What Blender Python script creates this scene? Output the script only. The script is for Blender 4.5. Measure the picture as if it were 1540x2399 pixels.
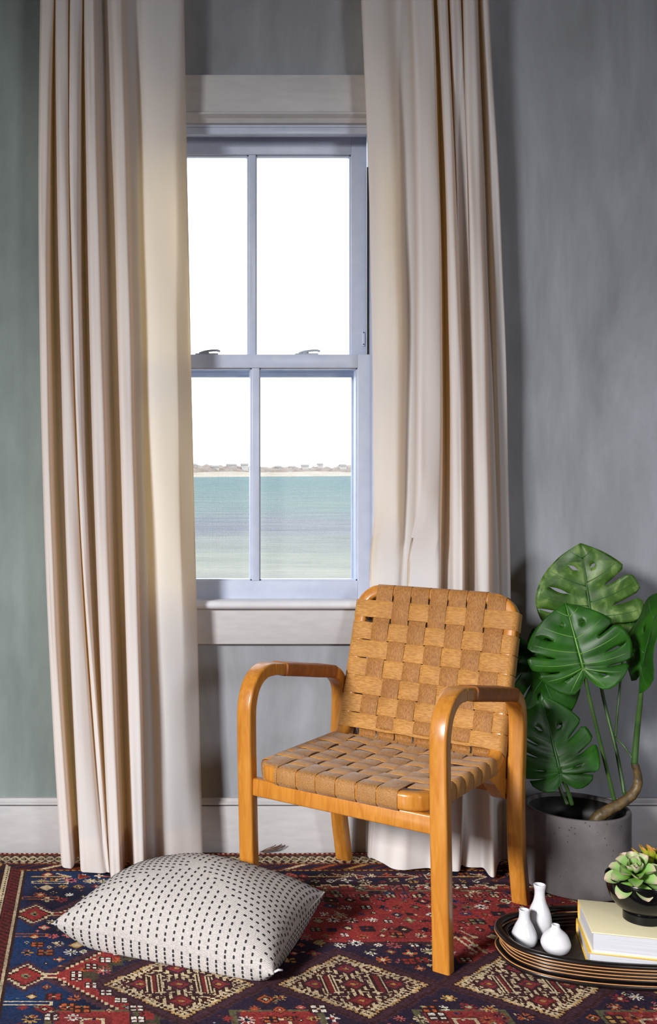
import bpy, bmesh, math, random
import numpy as np
from mathutils import Vector, Matrix

# ------------------------------------------------------------------ clear
for o in list(bpy.data.objects):
    bpy.data.objects.remove(o, do_unlink=True)
scene = bpy.context.scene
C = scene.collection

# ------------------------------------------------------------------ camera, world, light, exposure
F, X0, YH, H, D = 2600.0, 230.0, 1095.0, 1.12, 3.26      # pixels, pixels, pixels, metres, metres
cam_d = bpy.data.cameras.new('camera')
cam = bpy.data.objects.new('camera', cam_d)
C.objects.link(cam)
cam.location = (0, -D, H)
cam.rotation_euler = (math.pi / 2, 0, 0)
cam_d.sensor_fit = 'HORIZONTAL'
cam_d.sensor_width = 36.0
cam_d.lens = F / 1540 * 36.0
cam_d.shift_x = (770 - X0) / 1540
cam_d.shift_y = -(1199.5 - YH) / 1540
cam_d.clip_start = 0.05
cam_d.clip_end = 6000
scene.camera = cam

world = bpy.data.worlds.new('overcast_sky')
scene.world = world
world.use_nodes = True
bg = world.node_tree.nodes['Background']
bg.inputs['Color'].default_value = (0.955, 0.97, 1.0, 1)
bg.inputs['Strength'].default_value = 3.5


def area(name, loc, target, sx, sy, power, col, spread=180):
    l = bpy.data.lights.new(name, 'AREA')
    l.shape = 'RECTANGLE'
    l.size, l.size_y = sx, sy
    l.energy = power
    l.color = col
    l.spread = math.radians(spread)
    o = bpy.data.objects.new(name, l)
    C.objects.link(o)
    o.location = loc
    o.rotation_euler = (Vector(target) - Vector(loc)).to_track_quat('-Z', 'Y').to_euler()
    return o


# daylight of the window in the left wall and, weaker, an added fill light behind the camera
area('side_window_daylight', (-4.90, -6.20, 3.25), (1.62, 0.0, -0.85), 1.3, 1.1, 68, (1.0, 0.985, 0.97), 43)
area('rear_fill_light', (3.1, -7.3, 2.3), (1.3, 0, 0.3), 1.2, 1.4, 30, (0.95, 0.96, 1.0), 90)

scene.view_settings.view_transform = 'Standard'
scene.view_settings.look = 'None'
scene.view_settings.gamma = 1.0
scene.view_settings.use_curve_mapping = False
scene.view_settings.exposure = 0.0

rnd = random.Random(7)
PI = math.pi


# ------------------------------------------------------------------ helpers
def srgb(r, g, b):
    f = lambda c: (c / 255) / 12.92 if c / 255 <= 0.04045 else ((c / 255 + 0.055) / 1.055) ** 2.4
    return (f(r), f(g), f(b), 1.0)


def tag(o, label=None, cat=None, group=None, kind=None):
    if label: o['label'] = label
    if cat: o['category'] = cat
    if group: o['group'] = group
    if kind: o['kind'] = kind
    return o


def empty(name, loc=(0, 0, 0), rz=0.0):
    o = bpy.data.objects.new(name, None)
    o.empty_display_size = 0.05
    C.objects.link(o)
    o.location = loc
    o.rotation_euler = (0, 0, rz)
    return o


def link(name, me, mat, parent=None, smooth=False):
    if mat is not None:
        me.materials.append(mat)
    if smooth:
        me.polygons.foreach_set('use_smooth', [True] * len(me.polygons))
    o = bpy.data.objects.new(name, me)
    C.objects.link(o)
    if parent is not None:
        o.parent = parent
    return o


def pymesh(name, v, f, mat, parent=None, smooth=False):
    me = bpy.data.meshes.new(name)
    me.from_pydata([tuple(p) for p in v], [], f)
    me.update()
    return link(name, me, mat, parent, smooth)


def bmobj(name, bm, mat, parent=None, smooth=False):
    me = bpy.data.meshes.new(name)
    bmesh.ops.recalc_face_normals(bm, faces=bm.faces)
    bm.to_mesh(me)
    bm.free()
    return link(name, me, mat, parent, smooth)


def bm_box(bm, x0, x1, y0, y1, z0, z1, bev=0.0, seg=2):
    r = bmesh.ops.create_cube(bm, size=1)
    vs = r['verts']
    for v in vs:
        v.co = Vector(((x0 + x1) / 2 + v.co.x * (x1 - x0), (y0 + y1) / 2 + v.co.y * (y1 - y0), (z0 + z1) / 2 + v.co.z * (z1 - z0)))
    if bev > 0:
        es = list({e for v in vs for e in v.link_edges})
        bmesh.ops.bevel(bm, geom=es, offset=bev, segments=seg, affect='EDGES', profile=0.5)
    return bm


def box(name, x0, x1, y0, y1, z0, z1, mat, parent=None, bev=0.0, seg=2):
    bm = bmesh.new()
    bm_box(bm, x0, x1, y0, y1, z0, z1, bev, seg)
    return bmobj(name, bm, mat, parent, bev > 0)


def smoothed(o, ang=35):
    """auto smooth by angle"""
    me = o.data
    me.polygons.foreach_set('use_smooth', [True] * len(me.polygons))
    try:
        me.set_sharp_from_angle(angle=math.radians(ang))
    except Exception:
        pass
    return o


def lathe(prof, n=48, cap=True):
    v, f = [], []
    m = len(prof)
    for i in range(n):
        a = 2 * PI * i / n
        for r, z in prof:
            v.append((r * math.cos(a), r * math.sin(a), z))
    for i in range(n):
        j = (i + 1) % n
        for k in range(m - 1):
            f.append((i * m + k, j * m + k, j * m + k + 1, i * m + k + 1))
    if cap:
        f.append(tuple(i * m for i in range(n))[::-1])
        f.append(tuple(i * m + m - 1 for i in range(n)))
    return v, f


def catmull(P, n):
    """Catmull-Rom through list of vectors, n samples a span"""
    P = [np.array(p, float) for p in P]
    out = []
    for i in range(len(P) - 1):
        p0 = P[max(i - 1, 0)]; p1 = P[i]; p2 = P[i + 1]; p3 = P[min(i + 2, len(P) - 1)]
        for k in range(n):
            t = k / n
            out.append(0.5 * ((2 * p1) + (-p0 + p2) * t + (2 * p0 - 5 * p1 + 4 * p2 - p3) * t * t + (-p0 + 3 * p1 - 3 * p2 + p3) * t ** 3))
    out.append(P[-1])
    return out


def tube(path, radii, n=10, cap=True):
    """round tube along 3D path"""
    P = [Vector(p) for p in path]
    v, f = [], []
    up = Vector((0.13, 0.31, 0.94))
    prevx = None
    for i, p in enumerate(P):
        t = (P[min(i + 1, len(P) - 1)] - P[max(i - 1, 0)]).normalized()
        x = t.cross(up) if prevx is None else (prevx - t * prevx.dot(t))
        if x.length < 1e-6: x = t.orthogonal()
        x.normalize(); y = t.cross(x); prevx = x
        r = radii[i] if hasattr(radii, '__len__') else radii
        for k in range(n):
            a = 2 * PI * k / n
            v.append(p + x * (r * math.cos(a)) + y * (r * math.sin(a)))
    for i in range(len(P) - 1):
        for k in range(n):
            k2 = (k + 1) % n
            f.append((i * n + k, i * n + k2, (i + 1) * n + k2, (i + 1) * n + k))
    if cap:
        f.append(tuple(range(n))[::-1])
        f.append(tuple((len(P) - 1) * n + k for k in range(n)))
    return v, f


def rrect(w, h, r, seg=3):
    """rounded rectangle section, counter-clockwise"""
    pts = []
    for cx, cy, a0 in ((w / 2 - r, h / 2 - r, 0), (-w / 2 + r, h / 2 - r, 90), (-w / 2 + r, -h / 2 + r, 180), (w / 2 - r, -h / 2 + r, 270)):
        for k in range(seg + 1):
            a = math.radians(a0 + 90 * k / seg)
            pts.append((cx + r * math.cos(a), cy + r * math.sin(a)))
    return pts


def loft(rings, closed=False, cap=True):
    n = len(rings[0])
    v = [p for r in rings for p in r]
    f = []
    m = len(rings)
    for i in range(m if closed else m - 1):
        j = (i + 1) % m
        for k in range(n):
            k2 = (k + 1) % n
            f.append((i * n + k, i * n + k2, j * n + k2, j * n + k))
    if cap and not closed:
        f.append(tuple(range(n))[::-1])
        f.append(tuple((m - 1) * n + k for k in range(n)))
    return v, f


def fix_normals(o):
    bm = bmesh.new(); bm.from_mesh(o.data)
    bmesh.ops.recalc_face_normals(bm, faces=bm.faces)
    bm.to_mesh(o.data); bm.free()
    return o


# ------------------------------------------------------------------ materials
def newmat(name):
    m = bpy.data.materials.new(name)
    m.use_nodes = True
    nt = m.node_tree
    p = nt.nodes['Principled BSDF']
    return m, nt, p


def N(nt, kind, **kw):
    n = nt.nodes.new(kind)
    for k, v in kw.items():
        setattr(n, k, v)
    return n


def mapped(nt, scale, coord='Object'):
    tc = N(nt, 'ShaderNodeTexCoord')
    mp = N(nt, 'ShaderNodeMapping')
    mp.inputs['Scale'].default_value = scale
    nt.links.new(tc.outputs[coord], mp.inputs['Vector'])
    return mp


def noise(nt, mp, scale, detail=4, rough=0.55, dist=0.0):
    n = N(nt, 'ShaderNodeTexNoise')
    n.inputs['Scale'].default_value = scale
    n.inputs['Detail'].default_value = detail
    n.inputs['Roughness'].default_value = rough
    n.inputs['Distortion'].default_value = dist
    nt.links.new(mp.outputs[0], n.inputs['Vector'])
    return n


def ramp(nt, src, stops):
    r = N(nt, 'ShaderNodeValToRGB')
    e = r.color_ramp.elements
    while len(e) < len(stops): e.new(0.5)
    for i, (p, c) in enumerate(stops):
        e[i].position = p
        e[i].color = c
    nt.links.new(src, r.inputs['Fac'])
    return r


def bump(nt, p, src, strength, dist=0.002):
    b = N(nt, 'ShaderNodeBump')
    b.inputs['Strength'].default_value = strength
    b.inputs['Distance'].default_value = dist
    nt.links.new(src, b.inputs['Height'])
    nt.links.new(b.outputs[0], p.inputs['Normal'])
    return b


def mat_noise(name, c1, c2, scale=(1, 1, 1), ns=5, rough=0.5, bs=0.1, bd=0.002, spec=0.5, detail=5, lo=0.3, hi=0.7, coat=0.0):
    m, nt, p = newmat(name)
    mp = mapped(nt, scale)
    n = noise(nt, mp, ns, detail)
    r = ramp(nt, n.outputs['Fac'], [(lo, c1), (hi, c2)])
    nt.links.new(r.outputs[0], p.inputs['Base Color'])
    p.inputs['Roughness'].default_value = rough
    p.inputs['Specular IOR Level'].default_value = spec
    p.inputs['Coat Weight'].default_value = coat
    p.inputs['Coat Roughness'].default_value = 0.12
    if bs: bump(nt, p, n.outputs['Fac'], bs, bd)
    return m


def mat_attr(name, attr, rough=0.5, spec=0.4, bs=0.0, ns=300, trans=0.0, coat=0.0):
    m, nt, p = newmat(name)
    a = N(nt, 'ShaderNodeAttribute', attribute_name=attr)
    nt.links.new(a.outputs['Color'], p.inputs['Base Color'])
    p.inputs['Roughness'].default_value = rough
    p.inputs['Specular IOR Level'].default_value = spec
    p.inputs['Coat Weight'].default_value = coat
    if bs:
        n = noise(nt, mapped(nt, (1, 1, 1)), ns, 3)
        bump(nt, p, n.outputs['Fac'], bs, 0.002)
    return m


# wall: troweled grey plaster paint, mottled, green cast of the light painted in at left
def make_wall():
    m, nt, p = newmat('wall_plaster')
    mp = mapped(nt, (2.6, 2.6, 0.7))
    n1 = noise(nt, mp, 2.0, 8, 0.66, 0.3)
    r1 = ramp(nt, n1.outputs['Fac'], [(0.25, srgb(122, 124, 130)), (0.5, srgb(146, 149, 156)), (0.78, srgb(168, 171, 180))])
    # green-grey cast of the light left of the window, put into the colour
    tc = N(nt, 'ShaderNodeTexCoord')
    sp = N(nt, 'ShaderNodeSeparateXYZ')
    nt.links.new(tc.outputs['Object'], sp.inputs[0])
    mr = N(nt, 'ShaderNodeMapRange')
    mr.inputs['From Min'].default_value = 0.35
    mr.inputs['From Max'].default_value = -0.1
    nt.links.new(sp.outputs['X'], mr.inputs['Value'])
    mp2 = mapped(nt, (1.5, 1.5, 0.5))
    n2 = noise(nt, mp2, 3.1, 5, 0.6)
    r2 = ramp(nt, n2.outputs['Fac'], [(0.3, srgb(112, 122, 121)), (0.7, srgb(146, 158, 156))])
    mx = N(nt, 'ShaderNodeMix', data_type='RGBA')
    nt.links.new(mr.outputs[0], mx.inputs['Factor'])
    nt.links.new(r1.outputs[0], mx.inputs['A'])
    nt.links.new(r2.outputs[0], mx.inputs['B'])
    nt.links.new(mx.outputs['Result'], p.inputs['Base Color'])
    p.inputs['Roughness'].default_value = 0.62
    p.inputs['Specular IOR Level'].default_value = 0.3
    mp3 = mapped(nt, (5, 5, 1.6))
    n3 = noise(nt, mp3, 6, 8, 0.65)
    bump(nt, p, n3.outputs['Fac'], 0.12, 0.006)
    return m


M = {}
M['wall'] = make_wall()
M['paint'] = mat_noise('white_painted_wood', srgb(184, 182, 184), srgb(194, 192, 194), (1, 1, 4), 18, 0.42, 0.25, 0.002, 0.4)
M['sash'] = mat_noise('white_sash_cool_light_tint', srgb(184, 193, 215), srgb(194, 202, 222), (1, 1, 1), 25, 0.35, 0.08, 0.001, 0.5)  # white sash; the window's cool, dimmed exposure is put into its colour
M['stool'] = mat_noise('white_painted_stool', srgb(208, 208, 214), srgb(216, 216, 222), (1, 1, 1), 20, 0.35, 0.1, 0.001)
M['ceiling'] = mat_noise('ceiling_paint', srgb(150, 150, 150), srgb(160, 160, 160), (1, 1, 1), 6, 0.8, 0.05)
M['roomwall'] = mat_noise('room_plaster', srgb(120, 122, 126), srgb(138, 140, 146), (1, 1, 1), 3, 0.8, 0.05)
M['boards'] = mat_noise('floor_boards', srgb(80, 55, 38), srgb(105, 75, 52), (8, 1, 1), 4, 0.4, 0.1)
M['darkgap'] = mat_noise('dark_joint', srgb(40, 38, 36), srgb(55, 52, 50), (1, 1, 1), 8, 0.9, 0.0)


def make_glass():
    m, nt, p = newmat('window_glass')
    nt.nodes.remove(p)
    t = N(nt, 'ShaderNodeBsdfTransparent'); g = N(nt, 'ShaderNodeBsdfGlossy'); mx = N(nt, 'ShaderNodeMixShader')
    t.inputs[0].default_value = (0.97, 0.985, 0.98, 1)
    g.inputs['Roughness'].default_value = 0.02
    fr = N(nt, 'ShaderNodeFresnel'); fr.inputs[0].default_value = 1.35
    nt.links.new(fr.outputs[0], mx.inputs[0])
    nt.links.new(t.outputs[0], mx.inputs[1]); nt.links.new(g.outputs[0], mx.inputs[2])
    nt.links.new(mx.outputs[0], nt.nodes['Material Output'].inputs[0])
    return m


def make_screen():
    m, nt, p = newmat('insect_screen_mesh')
    nt.nodes.remove(p)
    t = N(nt, 'ShaderNodeBsdfTransparent'); g = N(nt, 'ShaderNodeBsdfDiffuse'); mx = N(nt, 'ShaderNodeMixShader')
    g.inputs[0].default_value = srgb(190, 186, 186)
    tc = N(nt, 'ShaderNodeTexCoord'); sp = N(nt, 'ShaderNodeSeparateXYZ')
    nt.links.new(tc.outputs['Object'], sp.inputs[0])
    facs = []
    for ax in ('X', 'Z'):
        a = N(nt, 'ShaderNodeMath', operation='MULTIPLY'); a.inputs[1].default_value = 1 / 0.0030
        nt.links.new(sp.outputs[ax], a.inputs[0])
        b = N(nt, 'ShaderNodeMath', operation='FRACT'); nt.links.new(a.outputs[0], b.inputs[0])
        c = N(nt, 'ShaderNodeMath', operation='LESS_THAN'); c.inputs[1].default_value = 0.10
        nt.links.new(b.outputs[0], c.inputs[0]); facs.append(c)
    mxx = N(nt, 'ShaderNodeMath', operation='MAXIMUM')
    nt.links.new(facs[0].outputs[0], mxx.inputs[0]); nt.links.new(facs[1].outputs[0], mxx.inputs[1])
    nt.links.new(mxx.outputs[0], mx.inputs[0])
    nt.links.new(t.outputs[0], mx.inputs[1]); nt.links.new(g.outputs[0], mx.inputs[2])
    nt.links.new(mx.outputs[0], nt.nodes['Material Output'].inputs[0])
    return m


def make_curtain():
    m, nt, p = newmat('cream_curtain_cloth')
    nt.nodes.remove(p)
    d = N(nt, 'ShaderNodeBsdfDiffuse'); t = N(nt, 'ShaderNodeBsdfTranslucent'); mx = N(nt, 'ShaderNodeMixShader')
    d.inputs[0].default_value = srgb(230, 231, 234)
    t.inputs[0].default_value = srgb(252, 211, 136)
    mx.inputs[0].default_value = 0.37
    mp = mapped(nt, (1, 1, 1))
    wv = noise(nt, mapped(nt, (900, 900, 120)), 1.0, 2)
    b = N(nt, 'ShaderNodeBump'); b.inputs['Strength'].default_value = 0.10; b.inputs['Distance'].default_value = 0.001
    nt.links.new(wv.outputs['Fac'], b.inputs['Height'])
    nt.links.new(b.outputs[0], d.inputs['Normal'])
    nt.links.new(d.outputs[0], mx.inputs[1]); nt.links.new(t.outputs[0], mx.inputs[2])
    nt.links.new(mx.outputs[0], nt.nodes['Material Output'].inputs[0])
    return m


def make_wood():
    m, nt, p = newmat('honey_birch_wood')
    mp = mapped(nt, (14, 14, 1.6))
    n = noise(nt, mp, 5, 6, 0.6, 1.2)
    r = ramp(nt, n.outputs['Fac'], [(0.25, srgb(164, 98, 28)), (0.55, srgb(186, 122, 45)), (0.8, srgb(198, 138, 62))])
    nt.links.new(r.outputs[0], p.inputs['Base Color'])
    p.inputs['Roughness'].default_value = 0.33
    p.inputs['Specular IOR Level'].default_value = 0.45
    p.inputs['Coat Weight'].default_value = 0.25
    p.inputs['Coat Roughness'].default_value = 0.15
    bump(nt, p, n.outputs['Fac'], 0.04, 0.001)
    return m


def make_web(name, c1, c2, along):
    m, nt, p = newmat(name)
    s = [420, 420, 420]; s[along] = 70
    mp = mapped(nt, tuple(s))
    n = noise(nt, mp, 1.0, 3, 0.6)
    n2 = noise(nt, mapped(nt, (1, 1, 1)), 14, 4)
    r = ramp(nt, n.outputs['Fac'], [(0.3, c1), (0.7, c2)])
    r2 = ramp(nt, n2.outputs['Fac'], [(0.3, (0.78, 0.74, 0.7, 1)), (0.7, (1, 1, 1, 1))])
    mx = N(nt, 'ShaderNodeMix', data_type='RGBA', blend_type='MULTIPLY')
    mx.inputs['Factor'].default_value = 1
    nt.links.new(r.outputs[0], mx.inputs['A']); nt.links.new(r2.outputs[0], mx.inputs['B'])
    nt.links.new(mx.outputs['Result'], p.inputs['Base Color'])
    p.inputs['Roughness'].default_value = 0.55
    p.inputs['Specular IOR Level'].default_value = 0.3
    p.inputs['Sheen Weight'].default_value = 0.15
    bump(nt, p, n.outputs['Fac'], 0.7, 0.0015)
    return m


M['glass'] = make_glass()
M['screen'] = make_screen()
M['curtain'] = make_curtain()
M['wood'] = make_wood()
M['web_long'] = make_web('tan_webbing_lengthwise', srgb(130, 80, 32), srgb(182, 128, 64), 2)
M['web_cross'] = make_web('tan_webbing_crosswise', srgb(158, 104, 44), srgb(206, 152, 80), 0)
M['web_seat'] = make_web('tan_webbing_seat', srgb(134, 88, 44), srgb(188, 140, 82), 1)
M['wrap'] = mat_noise('brown_leather_winding', srgb(132, 74, 34), srgb(165, 98, 48), (1, 1, 1), 60, 0.5, 0.15, 0.001)
M['black'] = mat_noise('black_fitting', srgb(18, 17, 16), srgb(30, 28, 27), (1, 1, 1), 30, 0.4, 0.0)
M['grey_metal'] = mat_noise('grey_sash_metal', srgb(150, 160, 172), srgb(165, 174, 186), (1, 1, 1), 30, 0.4, 0.05)
M['concrete'] = None
M['soil'] = mat_noise('dark_soil', srgb(20, 17, 14), srgb(38, 32, 26), (1, 1, 1), 70, 0.95, 0.8, 0.01)
M['porcelain'] = mat_noise('white_porcelain', srgb(206, 206, 211), srgb(216, 216, 221), (1, 1, 1), 6, 0.22, 0.0, spec=0.5, coat=0.4)
M['porcelain_matte'] = mat_noise('white_bisque', srgb(208, 207, 213), srgb(220, 219, 225), (1, 1, 1), 40, 0.6, 0.15, 0.001)
M['lacquer'] = mat_noise('black_lacquer_rattan', srgb(14, 11, 12), srgb(30, 22, 20), (1, 1, 1), 25, 0.28, 0.05, spec=0.5)
M['gilt'] = mat_noise('copper_tan_cane_edge', srgb(188, 128, 76), srgb(214, 160, 106), (1, 1, 1), 30, 0.4, 0.05)
M['tray_floor'] = mat_noise('dark_streaked_tray_floor', srgb(18, 10, 8), srgb(62, 34, 24), (2, 60, 1), 2.0, 0.4, 0.1, lo=0.45, hi=0.8)
M['book_cover'] = mat_noise('cream_book_cloth', srgb(230, 219, 180), srgb(236, 226, 190), (1, 1, 1), 120, 0.7, 0.15, 0.0005)
M['book_yellow'] = mat_noise('yellow_book_cloth', srgb(212, 168, 66), srgb(224, 182, 84), (1, 1, 1), 80, 0.6, 0.1, 0.0005)
M['pages'] = mat_noise('white_page_edges', srgb(184, 184, 192), srgb(212, 212, 219), (4, 4, 900), 1.0, 0.8, 0.3, 0.0006)
M['bowl'] = mat_noise('glossy_black_ceramic', srgb(9, 9, 11), srgb(14, 14, 16), (1, 1, 1), 8, 0.16, 0.0, spec=0.3, coat=0.1)
M['stem'] = mat_noise('green_stem', srgb(44, 72, 34), srgb(66, 96, 46), (1, 1, 1), 22, 0.4, 0.1)
M['trunk'] = mat_noise('brown_aerial_trunk', srgb(50, 38, 22), srgb(104, 84, 50), (1, 1, 1), 45, 0.5, 0.5, 0.004)
M['cushion'] = None


def make_concrete():
    m, nt, p = newmat('grey_concrete')
    mp = mapped(nt, (1, 1, 1))
    n = noise(nt, mp, 9, 6, 0.6)
    r = ramp(nt, n.outputs['Fac'], [(0.3, srgb(86, 81, 83)), (0.7, srgb(116, 110, 111))])
    v = N(nt, 'ShaderNodeTexVoronoi'); v.inputs['Scale'].default_value = 85
    nt.links.new(mp.outputs[0], v.inputs['Vector'])
    n2 = noise(nt, mp, 20, 2)
    # sparse pits: small voronoi distance where a second noise allows
    a = N(nt, 'ShaderNodeMath', operation='LESS_THAN'); a.inputs[1].default_value = 0.16
    nt.links.new(v.outputs['Distance'], a.inputs[0])
    b = N(nt, 'ShaderNodeMath', operation='GREATER_THAN'); b.inputs[1].default_value = 0.56
    nt.links.new(n2.outputs['Fac'], b.inputs[0])
    c = N(nt, 'ShaderNodeMath', operation='MULTIPLY')
    nt.links.new(a.outputs[0], c.inputs[0]); nt.links.new(b.outputs[0], c.inputs[1])
    mx = N(nt, 'ShaderNodeMix', data_type='RGBA')
    nt.links.new(c.outputs[0], mx.inputs['Factor']); nt.links.new(r.outputs[0], mx.inputs['A'])
    mx.inputs['B'].default_value = srgb(62, 58, 58)
    nt.links.new(mx.outputs['Result'], p.inputs['Base Color'])
    p.inputs['Roughness'].default_value = 0.7
    p.inputs['Specular IOR Level'].default_value = 0.25
    inv = N(nt, 'ShaderNodeMath', operation='SUBTRACT'); inv.inputs[0].default_value = 1
    nt.links.new(c.outputs[0], inv.inputs[1])
    bump(nt, p, inv.outputs[0], 0.35, 0.003)
    return m


M['concrete'] = make_concrete()


def make_cushion_mat():
    m, nt, p = newmat('cream_woven_cotton')
    mp = mapped(nt, (1, 1, 1))
    w1 = N(nt, 'ShaderNodeTexWave'); w1.inputs['Scale'].default_value = 95; w1.inputs['Distortion'].default_value = 1.5
    w1.bands_direction = 'DIAGONAL'
    nt.links.new(mp.outputs[0], w1.inputs['Vector'])
    n = noise(nt, mp, 420, 2)
    ad = N(nt, 'ShaderNodeMath', operation='ADD')
    nt.links.new(w1.outputs['Fac'], ad.inputs[0]); nt.links.new(n.outputs['Fac'], ad.inputs[1])
    r = ramp(nt, n.outputs['Fac'], [(0.3, srgb(158, 152, 150)), (0.65, srgb(190, 184, 181))])
    nt.links.new(r.outputs[0], p.inputs['Base Color'])
    p.inputs['Roughness'].default_value = 0.9
    p.inputs['Specular IOR Level'].default_value = 0.1
    bump(nt, p, ad.outputs[0], 0.35, 0.0012)
    return m


M['cushion'] = make_cushion_mat()
M['thread'] = mat_noise('black_thread', srgb(16, 16, 20), srgb(30, 30, 36), (1, 1, 1), 60, 0.8, 0.0)
M['zip'] = mat_noise('silver_zip_metal', srgb(190, 190, 192), srgb(215, 215, 218), (1, 1, 1), 30, 0.3, 0.0)
M['fringe'] = mat_noise('brown_wool_fringe', srgb(70, 45, 38), srgb(110, 85, 70), (1, 1, 1), 60, 0.9, 0.0)
M['rug'] = mat_attr('woven_wool_knots', 'knot', 0.92, 0.12, 0.35, 420)
M['leafmat'] = None


def make_leaf(name, c1, c2, c3, ns):
    m, nt, p = newmat(name)
    mp = mapped(nt, (1, 1, 1))
    n = noise(nt, mp, ns, 4, 0.55, 0.8)
    r = ramp(nt, n.outputs['Fac'], [(0.3, c1), (0.52, c2), (0.75, c3)])
    nt.links.new(r.outputs[0], p.inputs['Base Color'])
    p.inputs['Roughness'].default_value = 0.42
    p.inputs['Specular IOR Level'].default_value = 0.35
    t = N(nt, 'ShaderNodeBsdfTranslucent'); mx = N(nt, 'ShaderNodeMixShader')
    nt.links.new(r.outputs[0], t.inputs[0])
    mx.inputs[0].default_value = 0.12
    nt.links.new(p.outputs[0], mx.inputs[1]); nt.links.new(t.outputs[0], mx.inputs[2])
    nt.links.new(mx.outputs[0], nt.nodes['Material Output'].inputs[0])
    return m


M['leaf'] = make_leaf('deep_green_leaf', srgb(20, 52, 10), srgb(32, 80, 14), srgb(50, 106, 24), 9)
M['leaf_pale'] = make_leaf('mottled_green_leaf', srgb(36, 64, 18), srgb(68, 102, 36), srgb(136, 160, 94), 20)
M['vein'] = mat_noise('pale_leaf_vein', srgb(78, 122, 50), srgb(104, 146, 66), (1, 1, 1), 20, 0.4, 0.0)
M['vein_dark'] = mat_noise('dark_leaf_vein', srgb(34, 72, 30), srgb(48, 92, 42), (1, 1, 1), 20, 0.4, 0.0)


# ------------------------------------------------------------------ outside: sea and far shore
def make_sea():
    m, nt, p = newmat('grey_green_sea')
    tc = N(nt, 'ShaderNodeTexCoord')
    sp = N(nt, 'ShaderNodeSeparateXYZ'); nt.links.new(tc.outputs['Object'], sp.inputs[0])
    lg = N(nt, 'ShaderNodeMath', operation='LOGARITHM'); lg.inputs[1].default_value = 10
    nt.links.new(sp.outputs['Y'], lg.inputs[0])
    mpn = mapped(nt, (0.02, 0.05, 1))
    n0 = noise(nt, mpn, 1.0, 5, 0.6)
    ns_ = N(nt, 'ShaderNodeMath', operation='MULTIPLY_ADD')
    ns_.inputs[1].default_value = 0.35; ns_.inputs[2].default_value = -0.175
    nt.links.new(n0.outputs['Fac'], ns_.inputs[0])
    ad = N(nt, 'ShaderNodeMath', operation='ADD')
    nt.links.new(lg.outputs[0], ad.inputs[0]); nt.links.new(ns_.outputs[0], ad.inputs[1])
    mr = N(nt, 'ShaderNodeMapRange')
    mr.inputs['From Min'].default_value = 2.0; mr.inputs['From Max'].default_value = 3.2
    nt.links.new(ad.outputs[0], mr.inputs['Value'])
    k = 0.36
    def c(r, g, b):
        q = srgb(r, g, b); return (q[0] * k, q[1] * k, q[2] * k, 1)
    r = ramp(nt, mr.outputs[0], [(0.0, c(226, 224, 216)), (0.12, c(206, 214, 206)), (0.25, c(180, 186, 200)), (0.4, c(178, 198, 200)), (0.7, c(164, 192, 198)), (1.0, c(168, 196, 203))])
    mp2 = mapped(nt, (0.035, 0.11, 1))
    n2 = noise(nt, mp2, 1.0, 9, 0.78)
    r2 = ramp(nt, n2.outputs['Fac'], [(0.32, (0.72, 0.75, 0.80, 1)), (0.68, (1.22, 1.18, 1.10, 1))])
    mx = N(nt, 'ShaderNodeMix', data_type='RGBA', blend_type='MULTIPLY'); mx.inputs['Factor'].default_value = 1
    nt.links.new(r.outputs[0], mx.inputs['A']); nt.links.new(r2.outputs[0], mx.inputs['B'])
    nt.links.new(mx.outputs['Result'], p.inputs['Base Color'])
    p.inputs['Roughness'].default_value = 0.9
    p.inputs['Specular IOR Level'].default_value = 0.0
    return m


ZSEA = -10.0
sea_v, sea_f = [], []
ys = [14, 40, 80, 120, 180, 260, 400, 600, 900, 1300, 1800, 2600]
for y in ys:
    for x in (-900, -300, 0, 150, 300, 450, 600, 900, 1600):
        sea_v.append((x, y, ZSEA))
for i in range(len(ys) - 1):
    for k in range(8):
        sea_f.append((i * 9 + k, i * 9 + k + 1, (i + 1) * 9 + k + 1, (i + 1) * 9 + k))
o = pymesh('sea', sea_v, sea_f, make_sea())
tag(o, 'pale teal sea stretching to the far shore outside the window', 'sea', kind='stuff')

M['sand'] = mat_noise('pale_sand', (0.29, 0.25, 0.20, 1), (0.34, 0.31, 0.27, 1), (0.02, 0.02, 0.1), 2, 0.95, 0.0)
M['scrub'] = mat_noise('brown_scrub', (0.17, 0.125, 0.10, 1), (0.27, 0.235, 0.215, 1), (0.05, 0.05, 0.15), 2.2, 0.95, 0.0)
M['housewall'] = mat_noise('pale_house_wall', (0.42, 0.40, 0.39, 1), (0.5, 0.48, 0.47, 1), (0.2, 0.2, 0.2), 1, 0.9, 0.0)
M['houseroof'] = mat_noise('grey_house_roof', (0.19, 0.18, 0.185, 1), (0.23, 0.22, 0.225, 1), (0.2, 0.2, 0.2), 1, 0.9, 0.0)
shore = empty('far_shore', (220, 1300, ZSEA))
tag(shore, 'low scrubby shore with a sandy beach across the water', 'shore', kind='structure')


def shore_line(x):                       # distance of the water line; the beach runs slightly towards us on the left
    return 1250 + 0.75 * (x - 100)


bv, bf = [], []
xs = np.linspace(-250, 900, 116)
rows = [(-2, -1.0), (15, 1.0), (40, 4.5), (60, 6.0), (200, 7.0), (420, -2)]
for x in xs:
    for dy, z in rows:
        bv.append((x - 220, shore_line(x) + dy - 1300, z + 0.5 * math.sin(x * 0.05) * (dy > 0)))
nr = len(rows)
for i in range(len(xs) - 1):
    for k in range(nr - 1):
        a = i * nr + k
        bf.append((a, a + nr, a + nr + 1, a + 1))
o = pymesh('beach', bv, bf, M['sand'], shore, True)
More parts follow.
